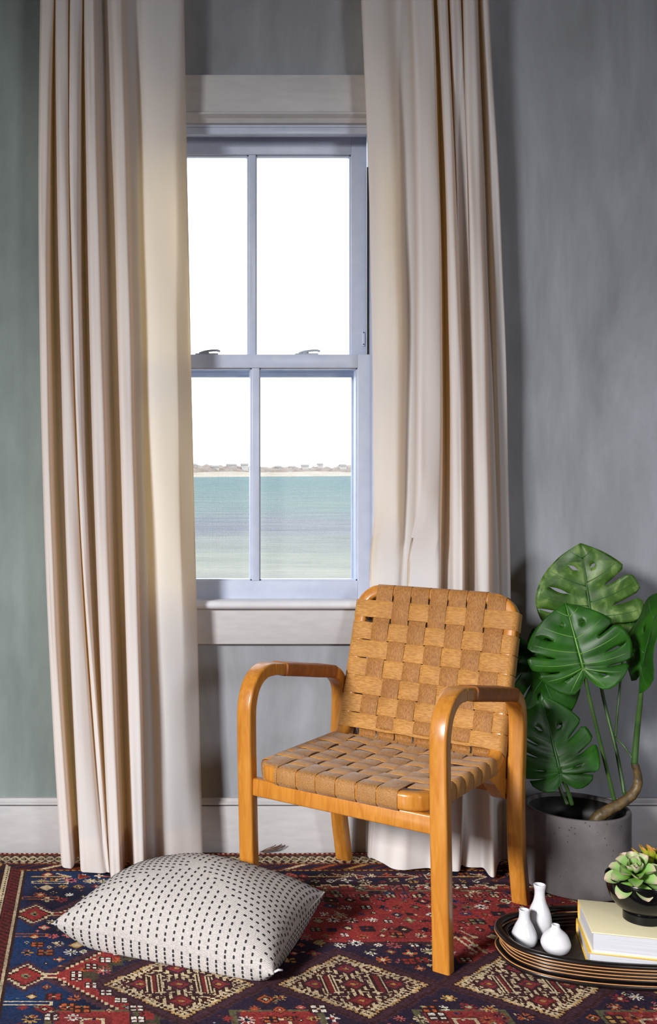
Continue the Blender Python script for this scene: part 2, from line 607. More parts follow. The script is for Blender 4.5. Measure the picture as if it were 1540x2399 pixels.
# scrub: bumpy ridge
sv, sf = [], []
xs = np.linspace(-250, 900, 330)
rr = random.Random(3)
hh = [7.0 + 2.2 * math.sin(x * 0.013 + 1) + 3.4 * rr.random() + (2.0 if 330 < x < 700 else 0) for x in xs]
for i, x in enumerate(xs):
    y0 = shore_line(x) - 1300
    for dy, k in ((52, 0.0), (58, 0.55), (72, 0.9), (95, 1.0), (130, 0.5), (180, 0.0)):
        sv.append((x - 220, y0 + dy + rr.uniform(-3, 3), 4.6 + hh[i] * k * rr.uniform(0.9, 1.1)))
for i in range(len(xs) - 1):
    for k in range(5):
        a = i * 6 + k
        sf.append((a, a + 6, a + 7, a + 1))
tag(pymesh('scrub', sv, sf, M['scrub'], shore, True), kind='stuff')
rh = random.Random(12)
hx = 96.0
while hx < 330:
    x, w, h, dz = hx, rh.uniform(6.0, 12.0), rh.uniform(2.2, 3.2), rh.uniform(8.0, 12.0)
    hx += rh.uniform(15, 34)
    y0 = shore_line(x) + rh.uniform(60, 76)
    hs = empty('house', (x, y0, ZSEA + dz))
    tag(hs, 'tiny pale gabled house on the far shore seen through the window', 'house', 'houses on the far shore')
    box('wall', -w / 2, w / 2, -5, 5, -5, h, M['housewall'], hs)
    rv = [(-w / 2 - .6, -6, h), (w / 2 + .6, -6, h), (w / 2 + .6, 6, h), (-w / 2 - .6, 6, h), (-w / 2 - .6, 0, h + 2.0), (w / 2 + .6, 0, h + 2.0)]
    pymesh('roof', rv, [(0, 1, 5, 4), (2, 3, 4, 5), (0, 4, 3), (1, 2, 5), (0, 3, 2, 1)], M['houseroof'], hs)

# ------------------------------------------------------------------ room shell
XL, XR, YB, ZC = -5.0, 3.9, -7.5, 3.95
FL0 = -0.014                                         # floor boards; the rug's face is z = 0
WX0, WX1, WZ0, WZ1 = 0.105, 0.825, 0.70, 2.135       # window opening


def struct(o, label, cat):
    return tag(o, label, cat, kind='structure')


# back wall as a ring of quads round the opening, with thickness
def wall_with_hole(name, mat, A, B, y0, y1):
    (x0, x1, z0, z1), (a0, a1, c0, c1) = A, B
    bm = bmesh.new()
    for (p, q, r, s) in ((x0, a0, z0, z1), (a1, x1, z0, z1), (a0, a1, z0, c0), (a0, a1, c1, z1)):
        bm_box(bm, p, q, y0, y1, r, s)
    bmesh.ops.remove_doubles(bm, verts=bm.verts, dist=1e-5)
    return bm


bm = wall_with_hole('wall_back', M['wall'], (XL, XR, FL0, ZC), (WX0, WX1, WZ0, WZ1), 0.0, 0.16)
struct(bmobj('wall_back', bm, M['wall']), 'mottled grey plaster wall behind the armchair and curtains', 'wall')
# left wall with its own window opening (the daylight stands in it)
bm = bmesh.new()
for (y0, y1, z0, z1) in ((YB, -7.1, FL0, ZC), (-5.3, 0.0, FL0, ZC), (-7.1, -5.3, FL0, 2.5), (-7.1, -5.3, 3.9, ZC)):
    bm_box(bm, XL - 0.16, XL, y0, y1, z0, z1)
struct(bmobj('wall_left', bm, M['roomwall']), 'grey plaster side wall with a tall window opening', 'wall')
struct(box('wall_right', XR, XR + 0.12, YB, 0.16, FL0, ZC, M['roomwall']), 'plain grey plaster side wall beyond the plant', 'wall')
struct(box('wall_front', XL - 0.16, XR + 0.12, YB - 0.12, YB, FL0, ZC, M['roomwall']), 'plain grey plaster wall facing the window', 'wall')
struct(box('ceiling', XL - 0.16, XR + 0.12, YB - 0.12, 0.16, ZC, ZC + 0.1, M['ceiling']), 'plain grey ceiling of the room', 'ceiling')
fl = empty('floor', (0, 0, FL0))
struct(fl, 'brown wooden floor boards under the rug', 'floor')
k = 0
y = YB
while y < 0.0:
    y2 = min(y + 0.125, 0.0)
    box('plank', XL, XR, y + 0.001, y2 - 0.001, -0.02, 0.0, M['boards'], fl)
    y = y2

# baseboard: board, shadow joint, cap moulding
bb = empty('baseboard_back', (0, 0, 0))
struct(bb, 'white painted baseboard with a moulded cap along the plaster wall', 'baseboard')
box('board', XL, XR, -0.020, 0.0, FL0, 0.1305, M['paint'], bb, 0.002)
box('shadow_joint', XL, XR, -0.014, 0.0, 0.130, 0.1345, M['darkgap'], bb)
prof = [(0.0, 0.134), (-0.021, 0.134), (-0.023, 0.1365), (-0.0225, 0.140), (-0.016, 0.1435), (-0.013, 0.147), (-0.012, 0.152), (0.0, 0.152)]
v, f = loft([[(x, q[0], q[1]) for q in prof] for x in (XL, XR)])
fix_normals(pymesh('cap_moulding', v, f, M['paint'], bb))

# ------------------------------------------------------------------ window
win = empty('window_1', (0, 0, 0))
struct(win, 'white double hung sash window with a view over the sea', 'window')
CX = 0.466
box('head_casing', -0.02, 0.955, -0.022, 0.0, 2.157, 2.266, M['paint'], win, 0.002)
# bead under the head casing
prof = [(0.0, 2.157), (-0.026, 2.157), (-0.031, 2.153), (-0.031, 2.149), (-0.024, 2.144), (-0.018, 2.140), (-0.012, 2.128), (0.0, 2.126)]
v, f = loft([[(x, q[0], q[1]) for q in prof] for x in (0.10, 0.83)])
fix_normals(pymesh('head_bead', v, f, M['paint'], win))
box('side_casing', -0.005, 0.112, -0.020, 0.0, 0.70, 2.157, M['paint'], win, 0.002)
box('side_casing', 0.815, 0.932, -0.020, 0.0, 0.70, 2.157, M['paint'], win, 0.002)
# jambs, head jamb, outer sill
box('jamb', WX0 - 0.0, 0.119, 0.0, 0.16, 0.70, 2.135, M['sash'], win)
box('jamb', 0.813, WX1, 0.0, 0.16, 0.70, 2.135, M['sash'], win)
box('head_jamb', 0.119, 0.813, 0.0, 0.16, 2.120, 2.135, M['sash'], win)
box('outer_sill', 0.119, 0.813, 0.02, 0.19, 0.70, 0.722, M['sash'], win)
# blind stops and parting strips (front of the tracks)
for xx0, xx1 in ((0.119, 0.124), (0.808, 0.813)):
    box('stop_bead', xx0, xx1, 0.0, 0.020, 0.722, 2.120, M['sash'], win, 0.001)
box('head_stop', 0.119, 0.813, 0.0, 0.028, 2.098, 2.120, M['sash'], win, 0.003)
# stool with rounded nose, apron
prof = [(0.03, 0.708), (-0.034, 0.708), (-0.0405, 0.711), (-0.044, 0.717), (-0.044, 0.723), (-0.0405, 0.729), (-0.034, 0.732), (0.03, 0.732)]
v, f = loft([[(x, q[0], q[1]) for q in prof] for x in (-0.04, 0.800)])
o = fix_normals(pymesh('stool', v, f, M['stool'], win)); smoothed(o)
box('apron', -0.005, 0.932, -0.020, 0.0, 0.603, 0.708, M['paint'], win, 0.003)


def sash(name, x0, x1, z0, z1, y0, y1, ls, tr, br, mx0, mx1, label):
    s = empty(name, (0, 0, 0)); s.parent = win
    s['label'] = label
    box('stile', x0, x0 + ls, y0, y1, z0, z1, M['sash'], s, 0.0015)
    box('stile', x1 - ls, x1, y0, y1, z0, z1, M['sash'], s, 0.0015)
    box('top_rail', x0 + ls, x1 - ls, y0, y1, z1 - tr, z1, M['sash'], s, 0.0015)
    box('bottom_rail', x0 + ls, x1 - ls, y0, y1, z0, z0 + br, M['sash'], s, 0.0015)
    box('muntin', mx0, mx1, y0 + 0.002, y1 - 0.002, z0 + br, z1 - tr, M['sash'], s, 0.002)
    # glazing bead lip
    g = 0.0035
    for a0, a1 in ((x0 + ls, mx0), (mx1, x1 - ls)):
        bm = bmesh.new()
        bm_box(bm, a0, a0 + g, y0 + 0.010, y1, z0 + br, z1 - tr)
        bm_box(bm, a1 - g, a1, y0 + 0.010, y1, z0 + br, z1 - tr)
        bm_box(bm, a0, a1, y0 + 0.010, y1, z0 + br, z0 + br + g)
        bm_box(bm, a0, a1, y0 + 0.010, y1, z1 - tr - g, z1 - tr)
        bmobj('glazing_bead', bm, M['sash'], s)
        box('pane', a0, a1, (y0 + y1) / 2 + 0.004, (y0 + y1) / 2 + 0.007, z0 + br, z1 - tr, M['glass'], s)
    return s


sash('upper_sash', 0.124, 0.806, 1.415, 2.114, 0.070, 0.104, 0.046, 0.055, 0.036, 0.4525, 0.4745, 'upper sash with two tall panes')
sash('lower_sash', 0.120, 0.812, 0.724, 1.4545, 0.026, 0.062, 0.0425, 0.040, 0.0605, 0.456, 0.479, 'lower sash with two tall panes in front of a screen')
# screen frame behind the lower sash
sf_ = empty('screen_frame', (0, 0, 0)); sf_.parent = win
sf_['label'] = 'stepped frame holding a fine insect screen'
for k, (x0, x1, z0, z1, y0) in enumerate(((0.160, 0.7725, 0.735, 1.394, 0.122), (0.156, 0.7785, 0.731, 1.402, 0.116), (0.151, 0.785, 0.727, 1.411, 0.110))):
    bm = bmesh.new()
    bm_box(bm, 0.119, x0, y0, y0 + 0.006, 0.722, 1.45); bm_box(bm, x1, 0.813, y0, y0 + 0.006, 0.722, 1.45)
    bm_box(bm, x0, x1, y0, y0 + 0.006, z1, 1.45); bm_box(bm, x0, x1, y0, y0 + 0.006, 0.722, z0)
    bmobj('frame_step', bm, M['sash'], sf_)
pymesh('insect_screen', [(0.160, 0.126, 0.735), (0.7725, 0.126, 0.735), (0.7725, 0.126, 1.394), (0.160, 0.126, 1.394)], [(0, 1, 2, 3)], M['screen'], sf_)
# sash locks on the meeting rail
for xc in (0.325, 0.622):
    lk = empty('sash_lock', (xc, 0.046, 1.4545)); lk.parent = win
    bm = bmesh.new(); bm_box(bm, -0.036, 0.032, -0.012, 0.012, 0.0, 0.0045, 0.001); bmobj('base_plate', bm, M['grey_metal'], lk)
    v, f = tube(catmull([(-0.024, 0, 0.005), (-0.008, -0.004, 0.010), (0.012, -0.008, 0.0125), (0.030, -0.010, 0.0125), (0.037, -0.011, 0.009)], 6), 0.0035, 8)
    pymesh('lever', v, f, M['grey_metal'], lk, True)
    v, f = lathe([(0.010, 0.004), (0.010, 0.008), (0.006, 0.010)], 16)
    pymesh('pivot', v, f, M['grey_metal'], lk, True).location = (-0.004, 0, 0)
tl = empty('tilt_latch', (0.796, 0.069, 1.505)); tl.parent = win
box('latch_plate', -0.004, 0.004, -0.003, 0.002, -0.022, 0.022, M['sash'], tl, 0.001)
for dz in (-0.016, 0.019):
    v, f = lathe([(0.0018, 0.0), (0.0018, 0.002)], 10)
    o = pymesh('screw', v, f, M['black'], tl); o.location = (0.0, -0.0025, dz); o.rotation_euler = (PI / 2, 0, 0)
box('sash_track', 0.8065, 0.8128, 0.066, 0.069, 1.4545, 2.02, M['black'], win)

# ------------------------------------------------------------------ rug
KN = 0.0036
RX0, RX1, RY0, RY1 = -0.62, 2.05, -1.42, -0.028
nx = int((RX1 - RX0) / KN); ny = int((RY1 - RY0) / KN)
gx = RX0 + (np.arange(nx) + 0.5) * KN
gy = RY0 + (np.arange(ny) + 0.5) * KN
Xg, Yg = np.meshgrid(gx, gy)                 # (ny, nx)
rg = np.random.default_rng(11)


def lin(r, g, b): return np.array(srgb(r, g, b)[:3])


NAVY, BLUE, RED, RED2 = lin(27, 29, 50), lin(32, 56, 96), lin(142, 52, 50), lin(116, 46, 44)
CREAM, BROWN, ORANGE, PURP = lin(204, 184, 150), lin(58, 34, 32), lin(176, 92, 54), lin(76, 50, 62)
OLIVE, WHITE, PINK, DARK = lin(120, 122, 88), lin(228, 222, 210), lin(186, 96, 96), lin(20, 18, 24)
GOLD = lin(190, 148, 84)
col = np.zeros((ny, nx, 3)); col[:] = NAVY


def paint(mask, c): col[mask] = c


def blob(sc, seed, n=5):
    r = np.random.default_rng(seed)
    s = np.zeros_like(Xg)
    for i in range(n * 3):
        a = r.uniform(0, 2 * PI); fq = sc * r.uniform(0.6, 1.8)
        s += np.sin(Xg * fq * math.cos(a) + Yg * fq * math.sin(a) * 1.6 + r.uniform(0, 6.3))
    return s / math.sqrt(n * 3)


# abrash: bluer towards the left
bl = np.clip((0.36 - Xg) / 0.5, 0, 1) * np.clip(0.55 + 0.5 * blob(14, 1), 0, 1)
col += (BLUE - NAVY) * bl[..., None]
col += (PURP - NAVY) * (np.clip(0.25 + 0.5 * blob(20, 2), 0, 0.8) * np.clip((Xg - 0.1) / 0.5, 0, 1))[..., None]

step = 0.0108                                   # stair step of the outlines


def q(a, s=step): return np.round(a / s) * s


# medallion: zigzag left flank with pendants, cream stair outline
TY = [-0.473, -0.813, -1.153]
Yq = q(Yg)
tip = np.full_like(Xg, 9.0)
for ty in TY:
    tip = np.minimum(tip, -0.105 + 0.95 * np.abs(Yq - ty))
tip = np.where(Yg > -0.473, -0.105 + 0.92 * np.abs(Yq + 0.473), tip)
top = Yg < -0.292 + 0.0085 * (np.floor(Xg / 0.026) % 2)
flank = Xg - tip                                # >0 inside
red_band = (flank > 0) & top & (Xg < 1.52)
rim = (flank > -0.030) & (Yg < -0.262) & (Xg < 1.55)
paint(rim & ~red_band & (flank > -0.030) & (flank < 0.0), PURP * 0.9 + BROWN * 0.1)
paint((flank > -0.010) & (flank <= 0.0) & top, BROWN)
paint((Yg > -0.292) & (Yg < -0.262) & (Xg > 0.06) & (Xg < 1.55), BROWN * 0.5 + NAVY * 0.5)
paint(red_band, RED)
# cream outlines
paint((flank > 0) & (flank < 0.0062) & top, CREAM)
tt = -0.292 + 0.0085 * (np.floor(Xg / 0.026) % 2)
paint((np.abs(Yg - tt) < 0.0036) & (flank > 0) & (Xg < 1.52), CREAM)
edge = (np.abs((Xg / 0.026) - np.round(Xg / 0.026)) < 0.09) & (Yg > -0.296) & (Yg < -0.280) & (flank > 0) & (Xg < 1.5)
paint(edge, CREAM)
# inner navy ground with stepped brown and olive border
band = 0.095
Yq2 = q(Yg, 0.03)
tip2 = np.full_like(Xg, 9.0)
for ty in TY: tip2 = np.minimum(tip2, 0.0 + 0.95 * np.abs(Yq2 - ty))
inner_lim = np.where(Yg > -0.66, 2.0, tip2)
in_f = Xg - tip2
m_in = (in_f > 0) & (Yg < -0.64) & (Xg < 1.5)
paint((in_f > -0.040) & (in_f <= 0) & (Yg < -0.60) & (flank > 0.04), BROWN * 0.6 + OLIVE * 0.25)
paint(m_in, NAVY * 0.75 + PURP * 0.25)
# upper red field: stepped lower edge, navy spandrels right and left
Xs = q(Xg, 0.032)
low = -0.655 + 0.55 * np.maximum(0, np.abs(Xs - 0.70) - 0.16)
spand = (Yg < low) & (Yg > -0.66) & (flank > 0.10)
paint((Yg < low + 0.016) & (Yg > -0.66) & (flank > 0.10), BROWN * 0.6 + PURP * 0.4)
paint(spand, NAVY * 0.85 + PURP * 0.15)
rf = (Yg < -0.30) & (Yg >= low + 0.016) & (flank > 0.01) & (Xg < 1.5)
# a second red stair wedge below, right of the front leg
paint((np.abs(Xs - 0.86) < 0.05 + 0.4 * (Yg + 0.74)) & (Yg > -0.75) & (Yg < -0.60), RED)
# stripe of arrow shafts and flowers under the top edge
paint((Yg < -0.305) & (Yg > -0.338) & (Xg > 0.15) & (Xg < 1.4) & (np.abs(Yg + 0.322) < 0.011), RED2 * 0.8)
paint((np.abs(Yg + 0.322) < 0.0025) & (((Xg * 7.3) % 1) < 0.62) & (Xg > 0.2) & (Xg < 1.4), OLIVE)

# pendants left of each tip
for ty in TY[:3]:
    px = -0.160
    dd = np.abs(q(Xg, 0.0072) - px) / 0.046 + np.abs(q(Yg, 0.0072) - ty) / 0.056
    paint((dd < 1.38) & (Xg > -0.245), PURP * 0.9)
    neck = (np.abs(Yg - ty) < 0.012) & (Xg > px + 0.03) & (Xg < -0.09)
    paint(neck & (np.abs(Yg - ty) > 0.006), CREAM)
    paint(neck & (np.abs(Yg - ty) <= 0.006), RED2)
    paint((dd < 1.1), CREAM)
    paint((dd < 0.93), BROWN)
    paint((dd < 0.80), RED)
    paint((dd < 0.26), OLIVE)
    paint((dd < 0.12), DARK)

# cream lattice diamonds in a row
for i, cx in enumerate((-0.203, 0.176, 0.555, 0.934, 1.313)):
    for cy in (-0.853,):
        if cx < 0: continue
        a = (Xg - cx); b = (Yg - cy)
        dd = np.abs(q(a, 0.0072)) / 0.160 + np.abs(q(b, 0.0072)) / 0.142
        paint((dd < 1.30), PURP * 0.75 + BROWN * 0.15)
        paint((dd < 1.25) & (dd > 1.20), BROWN)
        paint((dd < 1.06), BROWN)
        paint((dd < 1.02), GOLD * 0.7 + CREAM * 0.2)
        paint((dd < 0.985), CREAM)
        along = a / 0.160 - b / 0.142
        along2 = a / 0.160 + b / 0.142
        sgn = np.where(a * b > 0, along, along2)
        th_ = (sgn * 8.5) % 1
        paint((dd < 0.955) & (dd > 0.90) & (th_ < 0.62), BROWN)
        paint((dd < 0.90) & (dd > 0.855) & (th_ < 0.28), BROWN)
        paint((dd < 0.83) & (dd > 0.795), BROWN * 0.8 + RED2 * 0.2)
        p1 = (along * 0.5 + 0.5) * 3.78 - 0.39
        p2 = (along2 * 0.5 + 0.5) * 3.78 - 0.39
        f1 = np.abs((p1 % 1) - 0.5); f2 = np.abs((p2 % 1) - 0.5)
        fm = np.maximum(f1, f2)
        i1 = np.floor(p1); i2 = np.floor(p2)
        cell = (i1 + i2) % 2 == 0
        ins = (dd < 0.795)
        paint(ins, CREAM)
        edge_ = ins & ((fm > 0.40) & (((p1 + p2) * 9 % 1) < 0.5))
        paint(edge_, BROWN)
        cc_ = ins & (fm < 0.40)
        base = np.where(((i1 * 2 + i2) % 3 == 0)[..., None], PURP * 0.8 + RED2 * 0.2, np.where(((i1 * 2 + i2) % 3 == 1)[..., None], RED2 * 0.8 + PURP * 0.2, PURP * 0.5 + BLUE * 0.2 + RED2 * 0.3))
        mk = cc_ & cell
        col[mk] = base[mk]
        paint(mk & (np.abs(fm - 0.34) < 0.03), BROWN)
        paint(mk & (np.abs(fm - 0.20) < 0.05), RED)
        paint(mk & (fm < 0.09), GOLD * 0.6 + ORANGE * 0.4)
        tw = cc_ & ~cell
        paint(tw & (fm < 0.33), PURP * 0.7 + BROWN * 0.2)
        paint(tw & (fm < 0.33) & (np.abs(f1 - f2) < 0.06), CREAM)
        paint(tw & (fm > 0.16) & (fm < 0.24), BROWN)
        paint(tw & (fm < 0.08), CREAM)
        hook = ins & ~cell & (fm > 0.30) & (fm < 0.42) & (((p1 - p2) * 7 % 1) < 0.45)
        paint(hook, BROWN)
        bars = (dd < 0.70) & (np.abs(np.abs(a) - 0.054) < 0.017) & (np.abs(b + 0.45 * (np.abs(a) - 0.054)) < 0.040)
        paint(bars, CREAM)
        paint(bars & (((np.abs(a) * 150) % 1) < 0.55), BROWN)
        paint(bars & (np.abs(np.abs(a) - 0.054) < 0.004), RED2)
    # red boxes below between the diamonds
    bx_, by_ = cx + 0.19, -1.02
    e = np.maximum(np.abs(q(Xg - bx_, 0.0072)) / 0.085, np.abs(q(Yg - by_, 0.0072)) / 0.05)
    paint(e < 1.15, OLIVE * 0.5 + BROWN * 0.5); paint(e < 1.0, PURP); paint(e < 0.9, RED); paint(e < 0.5, RED2); paint(e < 0.3, CREAM); paint(e < 0.2, RED)


# small flowers, stars, hooked diamonds
def star(cx, cy, r, c, c2, kind):
    i0 = int((cx - 1.8 * r - RX0) / KN); i1 = int((cx + 1.8 * r - RX0) / KN) + 1
    j0 = int((cy - 1.8 * r - RY0) / KN); j1 = int((cy + 1.8 * r - RY0) / KN) + 1
    if i0 < 0 or j0 < 0 or i1 >= nx or j1 >= ny: return
    a = Xg[j0:j1, i0:i1] - cx; b = Yg[j0:j1, i0:i1] - cy
    sub = col[j0:j1, i0:i1]
    rad = np.sqrt(a * a + b * b) + 1e-9; th = np.arctan2(b, a)
    if kind == 0:
        mk = rad < r * (0.72 + 0.42 * np.cos(8 * th)); core = rad < r * 0.34
    elif kind == 1:
        dm = np.abs(a) + np.abs(b); mk = (dm < r * 1.15); sub[(dm < r * 1.45)] = BROWN; core = (dm < r * 0.72)
    elif kind == 2:
        mk = ((np.abs(np.abs(a) - r * 0.55) < r * 0.33) & (np.abs(np.abs(b) - r * 0.5) < r * 0.3)); core = rad < r * 0.24
        sub[(np.abs(a) < r * 1.15) & (np.abs(b) < r * 1.05)] = BROWN
    else:
        mk = rad < r * (0.75 + 0.3 * np.cos(4 * th)); core = rad < r * 0.4
    sub[mk] = c
    sub[core] = c2
    if kind == 1: sub[(np.abs(a) + np.abs(b) < r * 0.35)] = CREAM


rs = random.Random(5)
def free(x, y):
    """field spots that take flowers: not on borders, pendants or diamonds"""
    if y > -0.19 or x < -0.17: return False
    for ty in TY:
        if abs(x + 0.160) / 0.046 + abs(y - ty) / 0.056 < 1.9: return False
    for cx in (0.176, 0.555, 0.934, 1.313):
        if abs(x - cx) / 0.160 + abs(y + 0.853) / 0.142 < 1.38: return False
    return True


pitch = 0.044
for j in range(int((RY1 - RY0) / pitch)):
    for i in range(int((RX1 - RX0) / pitch)):
        x = RX0 + (i + 0.5 + (0.5 if j % 2 else 0)) * pitch + rs.uniform(-.008, .008)
        y = RY0 + (j + 0.5) * pitch + rs.uniform(-.008, .008)
        if not free(x, y): continue
        t_ = min(0.92 * abs(y - ty) - 0.105 for ty in TY)
        fl_ = x - t_
        inred = (-0.30 > y > -0.60 and fl_ > 0.12)
        if -0.035 < fl_ < 0.02: continue
        c = rs.choice([WHITE, CREAM, ORANGE, PINK, RED, GOLD, ORANGE] if not inred else [WHITE, BROWN, NAVY, DARK, CREAM, BLUE, BROWN, OLIVE])
        c2 = rs.choice([RED, NAVY, BROWN, OLIVE, CREAM])
        star(x, y, rs.uniform(0.009, 0.0175), c, c2, rs.choice([0, 0, 1, 2, 3, 0]))
for k in range(1500):                                       # tiny filler knots
    x, y = rs.uniform(-0.17, 1.7), rs.uniform(-1.3, -0.2)
    if free(x, y):
        star(x, y, rs.uniform(0.0038, 0.0068), rs.choice([RED, ORANGE, CREAM, PURP, BROWN, OLIVE, PINK, DARK, BLUE]), rs.choice([RED2, NAVY, CREAM]), 3)
# paired blossoms down the red band and along its top
for ty in TY:
    for s_ in (-1, 1):
        for k in range(5):
            yy = ty + s_ * (0.01 + 0.034 * k)
            if yy > -0.33: continue
            star(-0.105 + 0.95 * abs(yy - ty) + 0.047, yy, 0.013, WHITE, RED, 2)
for k in range(36):
    star(0.12 + 0.034 * k, -0.355, 0.0115, CREAM if k % 2 else PINK, RED, 2)
# arrows and combs in the strip below the border and on the left field
for k in range(9):
    ax = -0.13 + 0.19 * k; ay = -0.222
    m_ = (np.abs(Yg - ay) < 0.0028) & (np.abs(Xg - ax) < 0.055); paint(m_, ORANGE if k % 2 else GOLD)
    m_ = (np.abs(np.abs(Yg - ay) - (ax + 0.055 - Xg) * 0.6) < 0.003) & (Xg > ax + 0.015) & (Xg < ax + 0.056); paint(m_, CREAM)
    m_ = (np.abs(Yg - ay) < (ax + 0.11 - Xg) * 0.55) & (Xg > ax + 0.075) & (Xg < ax + 0.11); paint(m_, CREAM if k % 3 else ORANGE)
    m_ = (np.abs(Yg - ay) < (ax + 0.105 - Xg) * 0.5) & (Xg > ax + 0.079) & (Xg < ax + 0.105); paint(m_, RED2)
for (ax, ay, w) in ((-0.13, -0.262, 0.05), (-0.15, -0.37, 0.05), (-0.17, -0.60, 0.05), (-0.15, -0.94, 0.055)):
    m_ = (np.abs(Yg - ay) < 0.009) & (np.abs(Xg - ax) < w); paint(m_ & ~((np.abs(Yg - ay) < 0.005) & (np.abs(Xg - ax) < w - 0.005)), CREAM if ay > -0.3 or ay < -0.9 else ORANGE)
# white chevrons inside the red field
for (ax, ay) in ((0.62, -0.50), (0.90, -0.62)):
    m_ = (np.abs(Yg - ay) < 0.0025) & (Xg > ax - 0.09) & (Xg < ax); paint(m_, GOLD)
    m_ = (np.abs((Xg - ax) + (Yg - ay) * 0.5) < 0.003) & (Yg > ay) & (Yg < ay + 0.045); paint(m_, CREAM)
for dx in (0.0, 0.02):
    m_ = (np.abs((Xg - 0.865 - dx) + (Yg + 0.66) * 0.25) < 0.0035) & (Yg > -0.70) & (Yg < -0.61); paint(m_, CREAM)

# borders: along the wall and on the left side (mitred)
def border(u, w, outside):
    """u = distance into the rug from its outer border line, w = coordinate along it"""
    b = outside
    def P(m_, c): paint(b & m_, c)
    P(u < 0.155, BROWN)
    P(u < 0.028, RED2 * 0.75)
    P((np.abs(u - 0.014) < 0.0042) & (((w / 0.0144) % 1) < 0.45), CREAM)
    P((u > 0.032) & (u < 0.085), BROWN * 0.9)
    ph = (w / 0.050) % 1
    g1 = np.abs((u - 0.058) - 0.017 * np.sin(2 * PI * w / 0.05)) < 0.0062
    g2 = np.abs((u - 0.058) + 0.017 * np.sin(2 * PI * w / 0.05)) < 0.0062
    P((g1 | g2) & (u > 0.034) & (u < 0.083), CREAM * 0.85)
    P((np.abs(u - 0.058) < 0.005) & (np.abs(ph - 0.25) < 0.08), OLIVE * 1.3)
    P((np.abs(u - 0.058) < 0.005) & (np.abs(ph - 0.75) < 0.08), OLIVE * 1.3)
    P((np.abs(u - 0.033) < 0.0035) & (((w / 0.022) % 1) < 0.6), OLIVE)
    P((np.abs(u - 0.084) < 0.0035) & (((w / 0.022) % 1) < 0.6), CREAM * 0.8)
    P((u > 0.090) & (u < 0.150), RED2 * 0.45 + BROWN * 0.4)
    P((np.abs(u - 0.094) < 0.003) & (((w / 0.018) % 1) < 0.5), GOLD * 0.8)
    P((np.abs(u - 0.147) < 0.003) & (((w / 0.018) % 1) < 0.5), GOLD * 0.7)
    sl = ((w + (u - 0.12) * 1.6) / 0.085)
    k = np.floor(sl) % 4
    z = (np.abs((sl % 1) - 0.5) < 0.12) & (u > 0.101) & (u < 0.141)
    for kk, c in enumerate((GOLD, NAVY, CREAM, ORANGE)):
        P(z & (k == kk), c)
    z2 = (np.abs((sl % 1) - 0.5) > 0.30) & (u > 0.105) & (u < 0.137)
    P(z2, NAVY * 0.8 + BROWN * 0.2)


ub = -0.028 - Yg
ul = Xg - (-0.36)
left_side = (ul < 0.155) & (ul < ub + 0.0)
border(ub, Xg, (ub < 0.155) & ~left_side)
lm = (ul < 0.16) & (ul > -1) & ~((ub < 0.155) & ~left_side)
paint(lm, BROWN)
paint(lm & (ul > 0.118) & (ul < 0.150), RED2 * 0.8)
paint(lm & (ul > 0.120) & (ul < 0.150) & ((((Yg + (ul) * 0.8) / 0.0200) % 1) < 0.42), BROWN)
paint(lm & (np.abs(ul - 0.1515) < 0.003), CREAM * 0.75)
paint(lm & (np.abs(ul - 0.108) < 0.0065), CREAM)
paint(lm & (np.abs(ul - 0.108) < 0.0025) & (((Yg / 0.0144) % 1) < 0.5), BROWN)
paint(lm & (ul > 0.02) & (ul < 0.098) & (np.abs((ul - 0.06) - 0.025 * np.sin(Yg * 60)) < 0.011), NAVY)
paint(lm & (ul > 0.02) & (ul < 0.098) & (np.abs((ul - 0.06) + 0.025 * np.sin(Yg * 60)) < 0.006), GOLD)
paint(lm & (ul < 0.012), RED2 * 0.6)

# knot-to-knot dye variation
# worn patches where the dark warp shows through
wear = np.clip(0.22 + 0.30 * blob(26, 15) + 0.12 * blob(60, 16), 0, 0.6) * (rg.random((ny, nx)) < 0.75)
col += (PURP * 0.55 + DARK * 0.35 - col) * wear[..., None] * 0.6
col *= (1 + rg.normal(0, 0.17, (ny, nx, 1)))
col *= (1 + 0.10 * blob(9, 8))[..., None]
row = rg.normal(0, 0.05, (ny, 1, 1)); col *= (1 + row)
col = np.clip(col * 1.0, 0.002, 1)

vx = RX0 + np.arange(nx + 1) * KN; vy = RY0 + np.arange(ny + 1) * KN
VX, VY = np.meshgrid(vx, vy)
VZ = rg.normal(0, 0.0004, VX.shape) - 0.0006 + 0.0008 * np.sin(VX * 7 + VY * 3) * np.sin(VY * 11)
VZ = np.minimum(VZ, -0.0001)
VX = VX + rg.normal(0, 0.0003, VX.shape)
# softly wavy selvedge along the wall
VY[-1, :] += 0.004 * np.sin(vx * 9) - 0.002
VY[-2, :] += 0.003 * np.sin(vx * 9) - 0.001
co = np.stack([VX, VY, VZ], -1).reshape(-1, 3)
idx = np.arange((nx + 1) * (ny + 1)).reshape(ny + 1, nx + 1)
quads = np.stack([idx[:-1, :-1], idx[:-1, 1:], idx[1:, 1:], idx[1:, :-1]], -1).reshape(-1, 4)
me = bpy.data.meshes.new('pile')
me.vertices.add(len(co)); me.vertices.foreach_set('co', co.astype(np.float32).ravel())
me.loops.add(quads.size); me.loops.foreach_set('vertex_index', quads.astype(np.int32).ravel())
me.polygons.add(len(quads)); me.polygons.foreach_set('loop_start', np.arange(0, quads.size, 4, dtype=np.int32))
me.update(calc_edges=True)
at = me.attributes.new('knot', 'FLOAT_COLOR', 'FACE')
rgba = np.ones((ny * nx, 4), np.float32); rgba[:, :3] = col.reshape(-1, 3)
at.data.foreach_set('color', rgba.ravel())
rug = empty('rug', (0, 0, FL0))
tag(rug, 'worn red and navy tribal rug with cream diamonds covering the floor', 'rug')
o = link('pile', me, M['rug'], rug)
